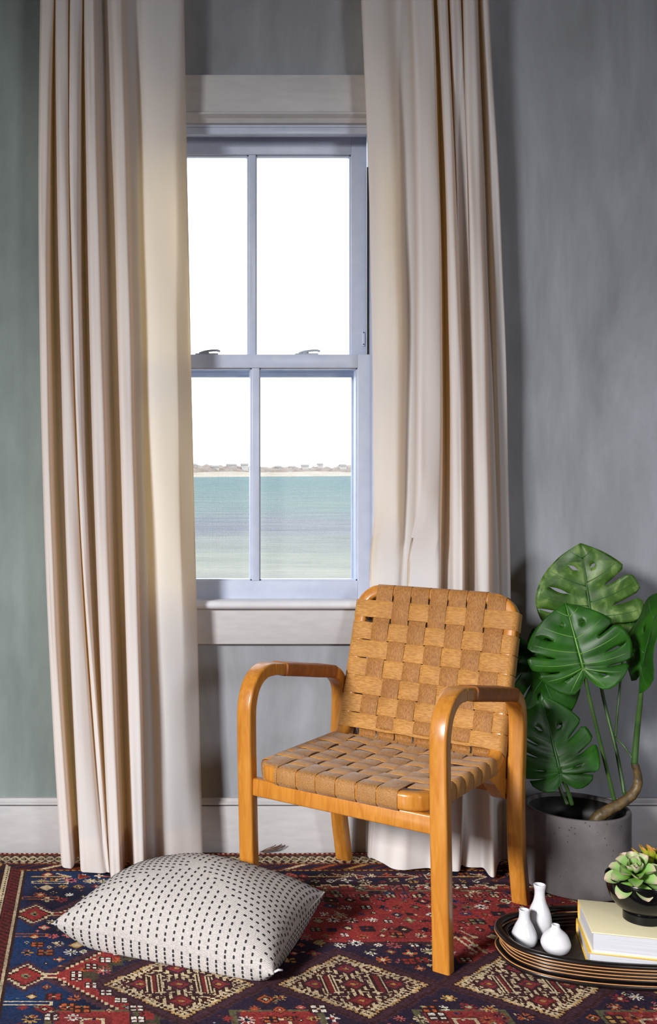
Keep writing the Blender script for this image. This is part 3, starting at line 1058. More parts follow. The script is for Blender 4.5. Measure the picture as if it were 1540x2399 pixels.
o.location = (0, 0, -FL0)
o['kind'] = 'stuff'
box('backing', RX0, RX1, RY0, RY1 - 0.004, 0.0, 0.0105, M['fringe'], rug)
# a tuft of frayed threads by the wall
tuft = empty('fringe_tuft', (0.49, -0.034, 0.0))
tag(tuft, 'wispy brown tuft of frayed threads lying against the baseboard', 'threads')
for k in range(9):
    a = rnd.uniform(-0.25, 0.25)
    p0 = Vector((-0.015 + rnd.uniform(-.006, .006), 0.0, 0.0015))
    p1 = p0 + Vector((0.018 + 0.003 * k, -0.006 + 0.004 * a, 0.009 + 0.004 * rnd.random()))
    p2 = p0 + Vector((0.040 + 0.004 * k, 0.002 + 0.004 * a, 0.016 + 0.009 * rnd.random()))
    v, f = tube(catmull([p0, p1, p2], 5), 0.0011, 5)
    pymesh('thread', v, f, M['fringe'], tuft, True)

# ------------------------------------------------------------------ curtains
def chair_limit(x, z):
    """room left for the cloth between the wall and the rear of the armchair's back"""
    if not 0.25 < z < 1.15: return 9.0
    zc = min(max(z, 0.30), 0.80)
    tr = 0.165 + (zc - 0.38) * 0.333 + 0.048
    a = (x - 0.735 - 0.6374 * tr) / 0.7705
    if a > 0.27: return 9.0
    lim = 0.439 + 0.6374 * max(a, -0.235) - 0.7705 * tr - 0.016
    lim = max(lim, 0.030)
    w = min(1.0, max(0.0, (z - 0.83) / 0.32))
    return lim + 0.14 * w * w * (3 - 2 * w)


def curtain(name, levels, label, off_top, near_chair=False):
    """levels: for three heights a list of (pixel column, distance from the wall)"""
    zs = [2.44, 1.23, 0.014]
    L = []
    for lv in levels:
        pts = []
        offs = [o_ for _, o_ in lv]
        lv2 = []
        for i, (px, off) in enumerate(lv):
            c_ = max(offs[max(0, i - 2):i + 3])
            dp = c_ - off
            if dp < 0.045: off = c_ - dp * 0.5
            lv2.append((px, off))
        for px, off in lv2:
            pts.append(((px - X0) * (D - off) / F, off))
        L.append(catmull(pts, 5))
    n = len(L[0])
    A = np.array(L)                              # 3, n, 2
    hz = [0.010, 0.03, 0.10, 0.16] + list(np.linspace(0.26, 2.44, 34)) + [2.7, 3.2, 3.94]
    v = []
    for z in hz:
        zz = min(z, 2.44)
        l0 = (zz - zs[1]) * (zz - zs[2]) / ((zs[0] - zs[1]) * (zs[0] - zs[2]))
        l1 = (zz - zs[0]) * (zz - zs[2]) / ((zs[1] - zs[0]) * (zs[1] - zs[2]))
        l2 = (zz - zs[0]) * (zz - zs[1]) / ((zs[2] - zs[0]) * (zs[2] - zs[1]))
        P = A[0] * l0 + A[1] * l1 + A[2] * l2
        for i in range(n):
            x, off = P[i]
            off = max(off, 0.026)
            wob = 0.0025 * math.sin(z * 5.1 + i * 0.19) + 0.002 * math.sin(z * 11.3 + i * 0.31)
            if near_chair:
                lim = chair_limit(x, z)
                if off > lim: off, wob = lim, 0.0
            v.append((x, -off + wob, z))
    f = []
    for j in range(len(hz) - 1):
        for i in range(n - 1):
            a = j * n + i
            f.append((a, a + 1, a + n + 1, a + n))
    root = empty(name, ((A[2][:, 0].min() + A[2][:, 0].max()) / 2, -0.1, 0.0))
    tag(root, label, 'curtain')
    o = pymesh('cloth', v, f, M['curtain'], root, True)
    o.location = -root.location
    # sewn bottom hem: the cloth doubled up to 10 cm
    hv = []
    hzs = hz[:3]
    hf = []
    for j, z in enumerate(hzs):
        for i in range(n):
            p = v[j * n + i]
            hv.append((p[0], p[1] + 0.0035, p[2]))
    for j in range(2):
        for i in range(n - 1):
            a = j * n + i
            hf.append((a, a + 1, a + n + 1, a + n))
    h = pymesh('hem', hv, hf, M['curtain'], root, True)
    h.location = -root.location
    return root


LT = [(100, .06), (94, .10), (97, .14), (108, .155), (121, .15), (126.5, .12), (128, .06), (129.5, .12), (136, .15), (146, .157), (156, .15), (160.5, .12), (162, .06), (163.5, .12), (170, .15), (178, .157), (188, .15), (193.5, .12), (195, .06), (197, .12), (203, .15), (211, .155), (221, .15), (232, .10), (245, .08), (256, .11), (265, .14), (276, .147), (287, .135), (300, .10), (318, .085), (335, .10), (360, .115), (395, .11), (420, .10), (431, .085), (430, .07)]
LM = [(103, .05), (97, .09), (99, .14), (106, .16), (115, .155), (121, .11), (132, .06), (145, .10), (149, .15), (160, .17), (171, .16), (175.5, .13), (176.5, .09), (177.5, .13), (181, .155), (187, .16), (194, .14), (200, .10), (208, .07), (214, .10), (219, .16), (232, .185), (246, .175), (252, .12), (267, .07), (279, .10), (284, .15), (300, .175), (313, .165), (319, .11), (335, .075), (353, .10), (375, .125), (412, .12), (424, .10), (450, .075), (449, .06)]
LB = [(152, .10), (143, .12), (146, .165), (158, .185), (170, .175), (178, .12), (184, .09), (188, .14), (190, .20), (205, .222), (225, .222), (238, .218), (246, .214), (250, .215), (253, .22), (255, .22), (256, .22), (257, .21), (257.5, .20), (258, .22), (262, .26), (273, .277), (285, .265), (290, .2), (298, .13), (309, .17), (313, .21), (327, .23), (341, .22), (346, .14), (362, .10), (383, .13), (400, .145), (430, .13), (455, .11), (475, .09), (474, .07)]
curtain('curtain', [LT, LM, LB], 'cream floor-length curtain hanging behind the dotted cushion', 0.1)
RT = [(849, .07), (847, .09), (860, .115), (885, .12), (905, .105), (930, .085), (952, .10), (965, .135), (985, .15), (1005, .15), (1014, .13), (1017, .08), (1020, .05), (1023, .08), (1026, .13), (1038, .15), (1049, .13), (1051.5, .06), (1054, .13), (1068, .15), (1080, .13), (1083, .06), (1086, .13), (1102, .15), (1115, .135), (1119, .09), (1124, .06), (1129, .09), (1138, .12), (1146, .10), (1145, .05)]
RM = [(878, .062), (876, .068), (892, .085), (915, .094), (935, .086), (953, .045), (970, .075), (980, .15), (1000, .17), (1025, .165), (1035, .13), (1038, .08), (1044, .06), (1052, .09), (1058, .13), (1066, .16), (1076, .165), (1083, .15), (1086, .11), (1096, .075), (1107, .10), (1110, .12), (1112, .16), (1128, .18), (1143, .165), (1148, .11), (1158, .07), (1170, .075), (1182, .09), (1190, .085), (1189, .05)]
RB = [(868, .06), (863, .08), (866, .09), (872, .105), (885, .125), (900, .15), (920, .175), (945, .20), (965, .195), (985, .185), (1003, .175), (1013, .175), (1022, .185), (1035, .20), (1050, .205), (1062, .21), (1074, .212), (1079, .19), (1081, .16), (1090, .15), (1105, .17), (1120, .185), (1135, .19), (1148, .245), (1160, .245), (1165, .18), (1172, .13), (1180, .11), (1190, .11), (1196, .10), (1195, .06)]
curtain('curtain', [RT, RM, RB], 'cream floor-length curtain hanging behind the armchair', 0.1, True)

# ------------------------------------------------------------------ armchair
chair = empty('armchair', (0.735, -0.439, 0.0), math.radians(-39.6))
tag(chair, 'bentwood armchair with a seat and back of woven tan webbing', 'chair')

# leg-arm-leg loops: centre line in (t = towards the back, z)
raw = [(-0.250, 0.0), (-0.257, 0.15), (-0.264, 0.32), (-0.2685, 0.48), (-0.264, 0.535), (-0.244, 0.575), (-0.208, 0.598), (-0.160, 0.602), (-0.05, 0.586), (0.07, 0.566), (0.140, 0.555), (0.185, 0.543), (0.216, 0.518), (0.229, 0.480), (0.227, 0.42), (0.219, 0.33), (0.216, 0.25), (0.224, 0.14), (0.241, 0.06), (0.256, 0.0)]
line = catmull(raw, 6)


def arm_piece(name, i0, i1, ax, w, th, flat0=False, flat1=False):
    rings = []
    for i in range(i0, i1 + 1):
        p = line[i]
        t = line[min(i + 1, len(line) - 1)] - line[max(i - 1, 0)]
        t = t / np.linalg.norm(t)
        if i == 0 or i == len(line) - 1: t = np.array([0.0, 1.0 if i == 0 else -1.0])
        nrm = np.array([-t[1], t[0]])
        rings.append([(ax + a, p[0] + nrm[0] * b, p[1] + nrm[1] * b) for a, b in rrect(w, th, 0.0055)])
    v, f = loft(rings)
    return smoothed(fix_normals(pymesh(name, v, f, M['wood'], chair)), 40)


iA, iB = 7 * 6, 10 * 6
for s in (-1, 1):
    ax = s * 0.25
    arm_piece('leg', 0, iA, ax, 0.040, 0.033)
    arm = arm_piece('armrest', iA, iB, ax, 0.042, 0.031)
    arm_piece('leg', iB, len(line) - 1, ax, 0.040, 0.033)
    # wound wrapping: ribs of cord round the armrest
    rings = []
    i0, i1 = 7 * 6 + 3, 10 * 6 + 3
    npt = 150
    for k in range(npt):
        fidx = i0 + (i1 - i0) * k / (npt - 1)
        i = int(fidx); w_ = fidx - i
        p = line[i] * (1 - w_) + line[min(i + 1, len(line) - 1)] * w_
        t = line[min(i + 2, len(line) - 1)] - line[max(i - 1, 0)]; t = t / np.linalg.norm(t)
        nrm = np.array([-t[1], t[0]])
        rib = 0.0009 * abs(math.sin(PI * k / 3.0))
        rings.append([(ax + a, p[0] + nrm[0] * (b - 0.000), p[1] + nrm[1] * b) for a, b in rrect(0.0525 + rib, 0.0350 + rib, 0.010, 4)])
    v, f = loft(rings)
    o = fix_normals(pymesh('leather_winding', v, f, M['wrap'], arm, True))
    o['label'] = 'brown leather winding'

# bent frame of seat and back as a map (a across, s along, h off the surface)
SD = np.array([1.0, 0.0]); BD = np.array([0.316, 0.949]); BD = BD / np.linalg.norm(BD)
S0 = np.array([-0.265, 0.367]); CORN = np.array([0.185, 0.367])
ANG = math.acos(float(SD @ BD)); RF = 0.055; TL = RF * math.tan(ANG / 2)
L1 = float(np.linalg.norm(CORN - S0)) - TL
LA = RF * ANG
LBK = 0.398 / BD[1] - TL
STOP = L1 + LA + LBK


def prof_at(s):
    if s <= L1:
        return S0 + SD * s, np.array([0.0, 1.0])
    if s <= L1 + LA:
        th = (s - L1) / RF
        c = S0 + SD * L1 + np.array([0, RF])
        return c + RF * np.array([math.sin(th), -math.cos(th)]), np.array([-math.sin(th), math.cos(th)])
    nrm = np.array([-BD[1], BD[0]])
    return CORN + BD * (TL + s - L1 - LA), nrm


def PT(a, s, h):
    p, nrm = prof_at(s)
    q_ = p + nrm * h
    return Vector((a, q_[0], q_[1]))


# closed loop frame in (a, s): rounded corners at the front and the top
WF, RC = 0.2115, 0.052
loop = []
def arc(ca, cs, a0, a1, n=9):
    for k in range(n + 1):
        t = math.radians(a0 + (a1 - a0) * k / n)
        loop.append((ca + RC * math.cos(t), cs + RC * math.sin(t)))
arc(WF - RC, RC, -90, 0)
for s in np.linspace(RC + 0.02, STOP - RC - 0.02, 44): loop.append((WF, float(s)))
arc(WF - RC, STOP - RC, 0, 90)
for a in np.linspace(WF - RC - 0.02, -(WF - RC - 0.02), 12): loop.append((float(a), STOP))
arc(-WF + RC, STOP - RC, 90, 180)
for s in np.linspace(STOP - RC - 0.02, RC + 0.02, 44): loop.append((-WF, float(s)))
arc(-WF + RC, RC, 180, 270)
for a in np.linspace(-(WF - RC - 0.02), WF - RC - 0.02, 12): loop.append((float(a), 0.0))
rings = []
nl = len(loop)
sec = rrect(0.034, 0.042, 0.009, 3)
for i in range(nl):
    a0, s0 = loop[i - 1]; a1, s1 = loop[(i + 1) % nl]
    d = Vector((a1 - a0, s1 - s0)).normalized()
    out = Vector((d.y, -d.x))
    a, s = loop[i]
    rings.append([PT(a + out.x * w, s + out.y * w, h) for w, h in sec])
v, f = loft(rings, closed=True)
smoothed(fix_normals(pymesh('seat_and_back_frame', v, f, M['wood'], chair)), 40)

# corner gussets where seat and back meet
gp = [(0.085, 0.349), (0.130, 0.326), (0.188, 0.280), (0.206, 0.272), (0.224, 0.276), (0.236, 0.35), (0.215, 0.40), (0.16, 0.37)]
for s in (-1, 1):
    rings = [[(s * x, p[0], p[1]) for p in gp] for x in (0.196, 0.2275)]
    v, f = loft(rings)
    fix_normals(pymesh('corner_block', v, f, M['wood'], chair))
box('front_rail', -0.238, 0.238, -0.271, -0.245, 0.303, 0.3465, M['wood'], chair, 0.004)
box('rear_rail', -0.238, 0.238, 0.205, 0.228, 0.285, 0.325, M['wood'], chair, 0.004)

# webbing -------------------------------------------------------------
WW = 0.0488
VAB = [0.015 + (i - 3) * 0.0527 for i in range(7)]
VAS = [-0.024 + (i - 3) * 0.0520 for i in range(7)]
BR = [STOP - d_ for d_ in (0.056, 0.118, 0.1695, 0.2205, 0.272, 0.3235, 0.375)]       # rows on the back, top first
SR = [0.060, 0.113, 0.166, 0.219, 0.272, 0.325, 0.378]                               # rows on the seat, front first
HS = 0.0228


def sag(a, s):
    k = max(0.0, 1 - (a / 0.215) ** 2)
    if s < L1 + 0.01:
        return -0.016 * k * math.sin(PI * min(max((s - 0.02) / 0.42, 0), 1)) ** 1.0
    if s > L1 + LA:
        return -0.006 * k * math.sin(PI * min(max((s - L1 - LA) / (LBK - 0.02), 0), 1))
    return 0.0


def cosint(xs_, ys_, x):
    if x <= xs_[0]: return ys_[0]
    for i in range(len(xs_) - 1):
        if x <= xs_[i + 1]:
            t = (x - xs_[i]) / (xs_[i + 1] - xs_[i])
            t = (1 - math.cos(PI * t)) / 2
            t = (1 - math.cos(PI * t)) / 2
            return ys_[i] * (1 - t) + ys_[i + 1] * t
    return ys_[-1]


def strip(name, st, mat, label=None):
    """st = list of (left, right) Vectors; a strap of cloth with thickness"""
    n = len(st)
    th = 0.0011
    rings = []
    for i, (l, r) in enumerate(st):
        l0, r0 = st[max(i - 1, 0)]; l1, r1 = st[min(i + 1, n - 1)]
        t = ((l1 + r1) - (l0 + r0)).normalized()
        w = (r - l).normalized()
        nm = w.cross(t).normalized()
        e = w * 0.0006
        rings.append([l - nm * th * 0.6, l + nm * th * 0.6, l + e + nm * th, r - e + nm * th, r + nm * th * 0.6, r - nm * th * 0.6, r - e - nm * th, l + e - nm * th])
    v, f = loft(rings)
    return smoothed(fix_normals(pymesh(name, v, f, mat, chair)), 42)


def drop(a):
    """how far the rounded corner has fallen away at a"""
    k = max(0.0, abs(a) - (WF - RC)); R2 = RC + 0.017
    return R2 - math.sqrt(max(R2 * R2 - k * k, 0.0))


AMP = 0.0024
rw = random.Random(21)
for i in range(7):
    a0 = VAB[i]
    j = a0 + rw.uniform(-.0008, .0008)
    DL, DR = drop(j - WW / 2), drop(j + WW / 2)
    # back strap: over the top rail, woven down to the seat
    st = []
    for s_, h_ in ((STOP - 0.017, -0.0235), (STOP + 0.008, -0.0235), (STOP + 0.0165, -0.018), (STOP + 0.0185, -0.008), (STOP + 0.0185, 0.008), (STOP + 0.0165, 0.018), (STOP + 0.010, 0.0228)):
        st.append((PT(j - WW / 2, s_ - DL, h_), PT(j + WW / 2, s_ - DR, h_)))
    xs_ = [-(STOP - 0.012)] + [-b for b in BR] + [-(L1 + LA * 0.55)]
    ys_ = [0.0] + [AMP if (i + k) % 2 == 1 else -AMP for k in range(len(BR))] + [-0.020]
    for s_ in np.linspace(STOP - 0.002, L1 + LA * 0.5, 70):
        h_ = HS + cosint(xs_, ys_, -s_) + sag(a0, s_)
        kk = min(1.0, max(0.0, (s_ - STOP + 0.03) / 0.028))
        st.append((PT(j - WW / 2, s_ - DL * kk, h_), PT(j + WW / 2, s_ - DR * kk, h_)))
    strip('back_strap', st, M['web_long'])
    # seat strap: under, round the front rail, woven to the back
    a0 = VAS[i]
    j = a0 + rw.uniform(-.0008, .0008)
    DL, DR = drop(j - WW / 2), drop(j + WW / 2)
    st = []
    for s_, h_ in ((0.020, -0.0235), (-0.008, -0.0235), (-0.0165, -0.018), (-0.0185, -0.009), (-0.0185, 0.008), (-0.0165, 0.0175), (-0.010, 0.0225)):
        st.append((PT(j - WW / 2, s_ + DL, h_), PT(j + WW / 2, s_ + DR, h_)))
    xs_ = [0.010] + SR + [L1 + 0.035]
    ys_ = [0.0] + [AMP if (i + k) % 2 == 0 else -AMP for k in range(len(SR))] + [-0.018]
    for s_ in np.linspace(0.004, L1 + 0.035, 64):
        h_ = HS + cosint(xs_, ys_, s_) + sag(a0, s_)
        kk = min(1.0, max(0.0, (0.032 - s_) / 0.028))
        st.append((PT(j - WW / 2, s_ + DL * kk, h_), PT(j + WW / 2, s_ + DR * kk, h_)))
    strip('seat_strap', st, M['web_seat'])

for rows_, nm, mt, par, VA in ((BR, 'back_strap', 'web_cross', 1, VAB), (SR, 'seat_strap', 'web_cross', 0, VAS)):
    for k, s0 in enumerate(rows_):
        sj = s0 + rw.uniform(-.0008, .0008)
        st = []
        E_ = WF + 0.017
        for a_, h_ in ((-E_ + 0.034, -0.0235), (-E_ + 0.008, -0.0235), (-E_ - 0.0005, -0.017), (-E_ - 0.0018, -0.006), (-E_ - 0.0018, 0.008), (-E_ + 0.001, 0.0178), (-E_ + 0.008, 0.0228)):
            st.append((PT(a_, sj - WW / 2, h_), PT(a_, sj + WW / 2, h_)))
        xs_ = [-E_ + 0.012] + VA + [E_ - 0.012]
        ys_ = [0.0] + [-(AMP if (i + k) % 2 == par else -AMP) for i in range(7)] + [0.0]
        for a_ in np.linspace(-E_ + 0.014, E_ - 0.014, 66):
            h_ = HS + cosint(xs_, ys_, a_) + sag(a_, s0)
            st.append((PT(a_, sj - WW / 2, h_), PT(a_, sj + WW / 2, h_)))
        for a_, h_ in ((E_ - 0.008, 0.0228), (E_ - 0.001, 0.0178), (E_ + 0.0018, 0.008), (E_ + 0.0018, -0.006), (E_ + 0.0005, -0.017), (E_ - 0.008, -0.0235), (E_ - 0.034, -0.0235)):
            st.append((PT(a_, sj - WW / 2, h_), PT(a_, sj + WW / 2, h_)))
        strip(nm, st, M[mt])
# black tack seen through the gap in the weave
v, f = lathe([(0.0045, 0.0), (0.0045, 0.003), (0.002, 0.006)], 12)
o = pymesh('tack', v, f, M['black'], chair, True)
pp, nn = prof_at(STOP - 0.08)
o.location = (-0.190, pp[0] + nn[0] * 0.004, pp[1] + nn[1] * 0.004); o.rotation_euler = (math.radians(70), 0, 0)

# ------------------------------------------------------------------ cushion
cL, cF, cR, cB = Vector((-0.107, -0.662, 0.052)), Vector((0.377, -0.872, 0.030)), Vector((0.545, -0.590, 0.098)), Vector((0.132, -0.452, 0.112))
cc = (cL + cF + cR + cB) / 4
cush = empty('throw_pillow', (cc.x, cc.y, 0))
tag(cush, 'square cream throw pillow with rows of black stitches lying on the rug', 'pillow')


def cpt(s, t, side):
    """s, t in -1..1 : s along L->F, t along L->B"""
    # concave sides, pointed corners
    ps = s * (1 - 0.085 * (1 - s * s) * 0 - 0.06 * (1 - t * t) * abs(s) ** 3)
    pt_ = t * (1 - 0.05 * (1 - s * s) * abs(t) ** 3)
    a, b = (ps + 1) / 2, (pt_ + 1) / 2
    base = cL * (1 - a) * (1 - b) + cF * a * (1 - b) + cR * a * b + cB * (1 - a) * b
    e = (max(1 - s * s, 0.0)) * (max(1 - t * t, 0.0))
    hgt = e ** 0.52
    cr = 0.0025 * math.sin(5 * s + 4 * t) * hgt + 0.002 * math.sin(13 * s - 3 * t) * hgt * (1 - hgt)
    if side > 0:
        z = base.z + 0.104 * hgt + cr + 0.014 * e ** 0.25 * (1 - t) / 2
        return Vector((base.x, base.y, z))
    z = base.z + 0.014 * e ** 0.25 * (1 - t) / 2 - 0.15 * e ** 0.42 + cr * 0.5
    z = max(z, 0.0012)
    return Vector((base.x, base.y, z))


nS = 84
v, f = [], []
us = [math.sin(PI / 2 * (2 * i / nS - 1)) * 0.9 + (2 * i / nS - 1) * 0.1 for i in range(nS + 1)]
for side in (1, -1):
    o0 = len(v)
    for i in range(nS + 1):
        for j in range(nS + 1):
            v.append(cpt(us[i], us[j], side) - Vector((cc.x, cc.y, 0)))
    for i in range(nS):
        for j in range(nS):
            a = o0 + i * (nS + 1) + j
            q4 = (a, a + nS + 1, a + nS + 2, a + 1)
            f.append(q4 if side > 0 else q4[::-1])
bm = bmesh.new()
me = bpy.data.meshes.new('cover'); me.from_pydata([tuple(p) for p in v], [], f)
bm.from_mesh(me); bpy.data.meshes.remove(me)
bmesh.ops.remove_doubles(bm, verts=bm.verts, dist=0.0002)
bmobj('cover', bm, M['cushion'], cush, True)
# seam cord round the edge
ed = []
for i in range(nS): ed.append(cpt(us[i], -1, 1))
for i in range(nS): ed.append(cpt(1, us[i], 1))
for i in range(nS): ed.append(cpt(-us[i], 1, 1))
for i in range(nS): ed.append(cpt(-1, -us[i], 1))
ed = [p - Vector((cc.x, cc.y, 0)) for p in ed]; ed.append(ed[0])
v, f = tube(ed, 0.0017, 6, cap=False)
pymesh('seam', v, f, M['cushion'], cush, True)
# stitches: four mitred fields, rows square to the nearest edge
sv, sf = [], []


def stitch(s0, t0, ds, dt, side):
    P0 = cpt(s0 - ds, t0 - dt, side)
    P1 = cpt(s0 + ds, t0 + dt, side)
    e = min(0.02, 0.3 * min(1 - abs(s0), 1 - abs(t0)))
    A_ = cpt(s0 + e, t0, side) - cpt(s0 - e, t0, side); B_ = cpt(s0, t0 + e, side) - cpt(s0, t0 - e, side)
    nrm = A_.cross(B_)
    if nrm.length < 1e-9: return
    nrm.normalize()
    if side < 0: nrm = -nrm
    d = P1 - P0
    if d.length < 1e-5: return
    d = d.normalized()
    mid = (P0 + P1) / 2 - Vector((cc.x, cc.y, 0))
    L_ = 0.0042; W_ = 0.0021; hN = 0.0011
    wv = nrm.cross(d)
    b = len(sv)
    for e_, hh_ in ((-1, 0), (-0.6, 1), (0.6, 1), (1, 0)):
        for w_ in (-1, 1):
            sv.append(mid + d * (L_ * e_) + wv * (W_ * w_ * (0.6 if hh_ == 0 else 1)) + nrm * (hN * hh_ - 0.0003))
    for k in range(3):
        sf.append((b + 2 * k, b + 2 * k + 1, b + 2 * k + 3, b + 2 * k + 2))
    sf.append((b, b + 2, b + 4, b + 6)); sf.append((b + 1, b + 7, b + 5, b + 3))


nr_s, nr_t = 26, 22
def evenly(fn, gap_, ph):
    """parameters in -1..1 spaced evenly along the curve fn"""
    tt_ = np.linspace(-1, 1, 241)
    P_ = [fn(float(t)) for t in tt_]
    cum = np.r_[0, np.cumsum([(P_[i + 1] - P_[i]).length for i in range(240)])]
    d_ = np.arange(gap_ * (0.35 + ph), cum[-1] - 0.003, gap_)
    return np.interp(d_, cum, tt_)


for i in range(nr_s):
    s0 = -0.965 + 1.93 * i / (nr_s - 1)
    for t0 in evenly(lambda t: cpt(s0, t, 1), 0.0152, 0.5 * (i % 2)):
        if abs(t0) > abs(s0) + 0.02 and abs(t0) < 0.997:
            stitch(s0, float(t0), 0, min(0.012, 0.3 * (1 - abs(t0))), 1)
for j in range(nr_t):
    t0 = -0.965 + 1.93 * j / (nr_t - 1)
    for s0 in evenly(lambda s_: cpt(s_, t0, 1), 0.0152, 0.5 * (j % 2)):
        if abs(s0) >= abs(t0) + 0.02 and abs(s0) < 0.997:
            stitch(float(s0), t0, min(0.010, 0.3 * (1 - abs(s0))), 0, 1)
# under the seam: columns going on down the rounded flanks
for i in range(nr_s):
    c0 = -0.965 + 1.93 * i / (nr_s - 1)
    for dz in (0.008, 0.020, 0.032, 0.044, 0.056, 0.068):
        e_ = (dz / 0.15) ** (1 / 0.42)
        k_ = e_ / (2 * max(1 - c0 * c0, 0.05))
        if k_ < 0.12 and dz < 0.058 - 0.02 * c0:
            stitch(c0, -(1 - k_), 0.0, k_ * 0.25, -1)
            stitch((1 - k_), c0, k_ * 0.25, 0.0, -1)
o = pymesh('stitches', sv, sf, M['thread'], cush)
o['kind'] = 'stuff'
o['label'] = 'black running stitches in four mitred fields'
v, f = tube([cF - Vector((cc.x, cc.y, 0)) + Vector((0.0, 0.005, 0.0)), cF - Vector((cc.x, cc.y, 0)) + Vector((0.012, 0.010, 0.004)), cF - Vector((cc.x, cc.y, 0)) + Vector((0.022, 0.012, 0.003))], [0.002, 0.0028, 0.0022], 8)
pymesh('zip_pull', v, f, M['zip'], cush, True)

# ------------------------------------------------------------------ potted monstera
POT = Vector((1.285, -0.282, 0.0))
plant = empty('potted_monstera', POT)
tag(plant, 'split-leaf monstera plant in a grey concrete pot beside the armchair', 'plant')
R_, HP = 0.133, 0.212
prof = [(0.0, 0.002), (R_ - 0.010, 0.002), (R_ - 0.003, 0.006), (R_ - 0.001, 0.014), (R_, 0.06), (R_, HP - 0.004), (R_ - 0.001, HP - 0.001), (R_ - 0.003, HP), (R_ - 0.009, HP), (R_ - 0.011, HP - 0.001), (R_ - 0.012, HP - 0.004), (R_ - 0.014, HP - 0.085), (0.0, HP - 0.085)]
v, f = lathe(prof, 72, cap=False)
pot = fix_normals(pymesh('pot', v, f, M['concrete'], plant)); smoothed(pot, 45)
pot['label'] = 'cylindrical pitted grey concrete pot'
v, f = lathe([(0.0, HP - 0.058), (0.05, HP - 0.060), (0.09, HP - 0.066), (R_ - 0.0125, HP - 0.070), (R_ - 0.0125, HP - 0.084), (0, HP - 0.084)], 40, cap=False)
fix_normals(pymesh('soil', v, f, M['soil'], plant, True))


v, f = lathe([(R_ - 0.0150, HP - 0.071), (R_ - 0.0132, HP - 0.010), (R_ - 0.0125, HP - 0.010), (R_ - 0.0140, HP - 0.071)], 60, cap=False)  # black ring added to imitate the shade inside the pot
fix_normals(pymesh('inner_shade_ring', v, f, M['black'], plant, True))


def leaf_half(side, na, nr_, W, Ln, lobe, slits):
    """grid of a half leaf in flat coordinates (x across, y towards the tip, petiole joint at 0,0).
    u runs 0 (basal lobe) .. 1 (tip), r runs 0 (midrib) .. 1 (margin)"""
    # margin control points of the heart outline
    ctl = [(0.0, -0.02), (0.16 * W, -lobe * 0.80), (0.34 * W, -lobe * 1.0), (0.62 * W, -lobe * 0.72), (0.90 * W, -lobe * 0.02), (1.0 * W, 0.22 * Ln), (0.95 * W, 0.42 * Ln), (0.76 * W, 0.64 * Ln), (0.46 * W, 0.83 * Ln), (0.16 * W, 0.95 * Ln), (0.0, 1.0 * Ln)]
    mg = np.array(catmull(ctl, 12))
    seg = np.r_[0, np.cumsum(np.linalg.norm(np.diff(mg, axis=0), axis=1))]; seg /= seg[-1]

    def margin(u): return np.array([np.interp(u, seg, mg[:, 0]), np.interp(u, seg, mg[:, 1])])

    def origin(u):
        return np.array([0.0, Ln * max(0.0, (u - 0.30) / 0.70) ** 1.9])

    cuts = [0.0] + [s_[0] for s_ in slits] + [1.0]
    grid = []
    verts, faces = [], []
    for c in range(len(cuts) - 1):
        u0, u1 = cuts[c], cuts[c + 1]
        cols = []
        for k in range(na + 1):
            w_ = k / na
            colv = []
            for m in range(nr_ + 1):
                r = m / nr_
                # opening of the slits on either side
                def gap(ci):
                    if ci <= 0 or ci >= len(cuts) - 1: return 0.0
                    _, r0, r1, g = slits[ci - 1]
                    if r1 >= 1.0:
                        t = min(max((r - r0) / (1 - r0), 0), 1)
                        return g * math.sqrt(t)
                    if r0 < r < r1:
                        return g * math.sin(PI * (r - r0) / (r1 - r0))
                    return 0.0
                ua = u0 + gap(c); ub_ = u1 - gap(c + 1)
                u = ua + (ub_ - ua) * w_
                o_ = origin(u); mgn = margin(u)
                # lobes round off at the slits
                rr_ = r
                end = 1.0
                for ci, ww in ((c, w_), (c + 1, 1 - w_)):
                    if 0 < ci < len(cuts) - 1 and slits[ci - 1][2] >= 1.0:
                        end -= 0.10 * max(0, 1 - ww / 0.22) ** 2
                p = o_ + (mgn - o_) * (rr_ * end)
                # veins sweep towards the tip
                bow = 0.10 * math.sin(PI * rr_) * np.linalg.norm(mgn - o_)
                p = p + np.array([0, -bow * (0.5 if u > 0.3 else -0.1)])
                pil = math.sin(PI * w_) * math.sin(PI * min(1, r * 1.1)) * (0.055 if True else 0)
                colv.append((p[0], p[1], pil * W * 0.55, r, u))
            cols.append(colv)
        b = len(verts)
        for cv in cols: verts += cv
        for k in range(na):
            for m in range(nr_):
                a = b + k * (nr_ + 1) + m
                faces.append((a, a + nr_ + 1, a + nr_ + 2, a + 1))
    vein_u = [(cuts[c] + cuts[c + 1]) / 2 for c in range(len(cuts) - 1)]
    return verts, faces, cuts, origin, margin


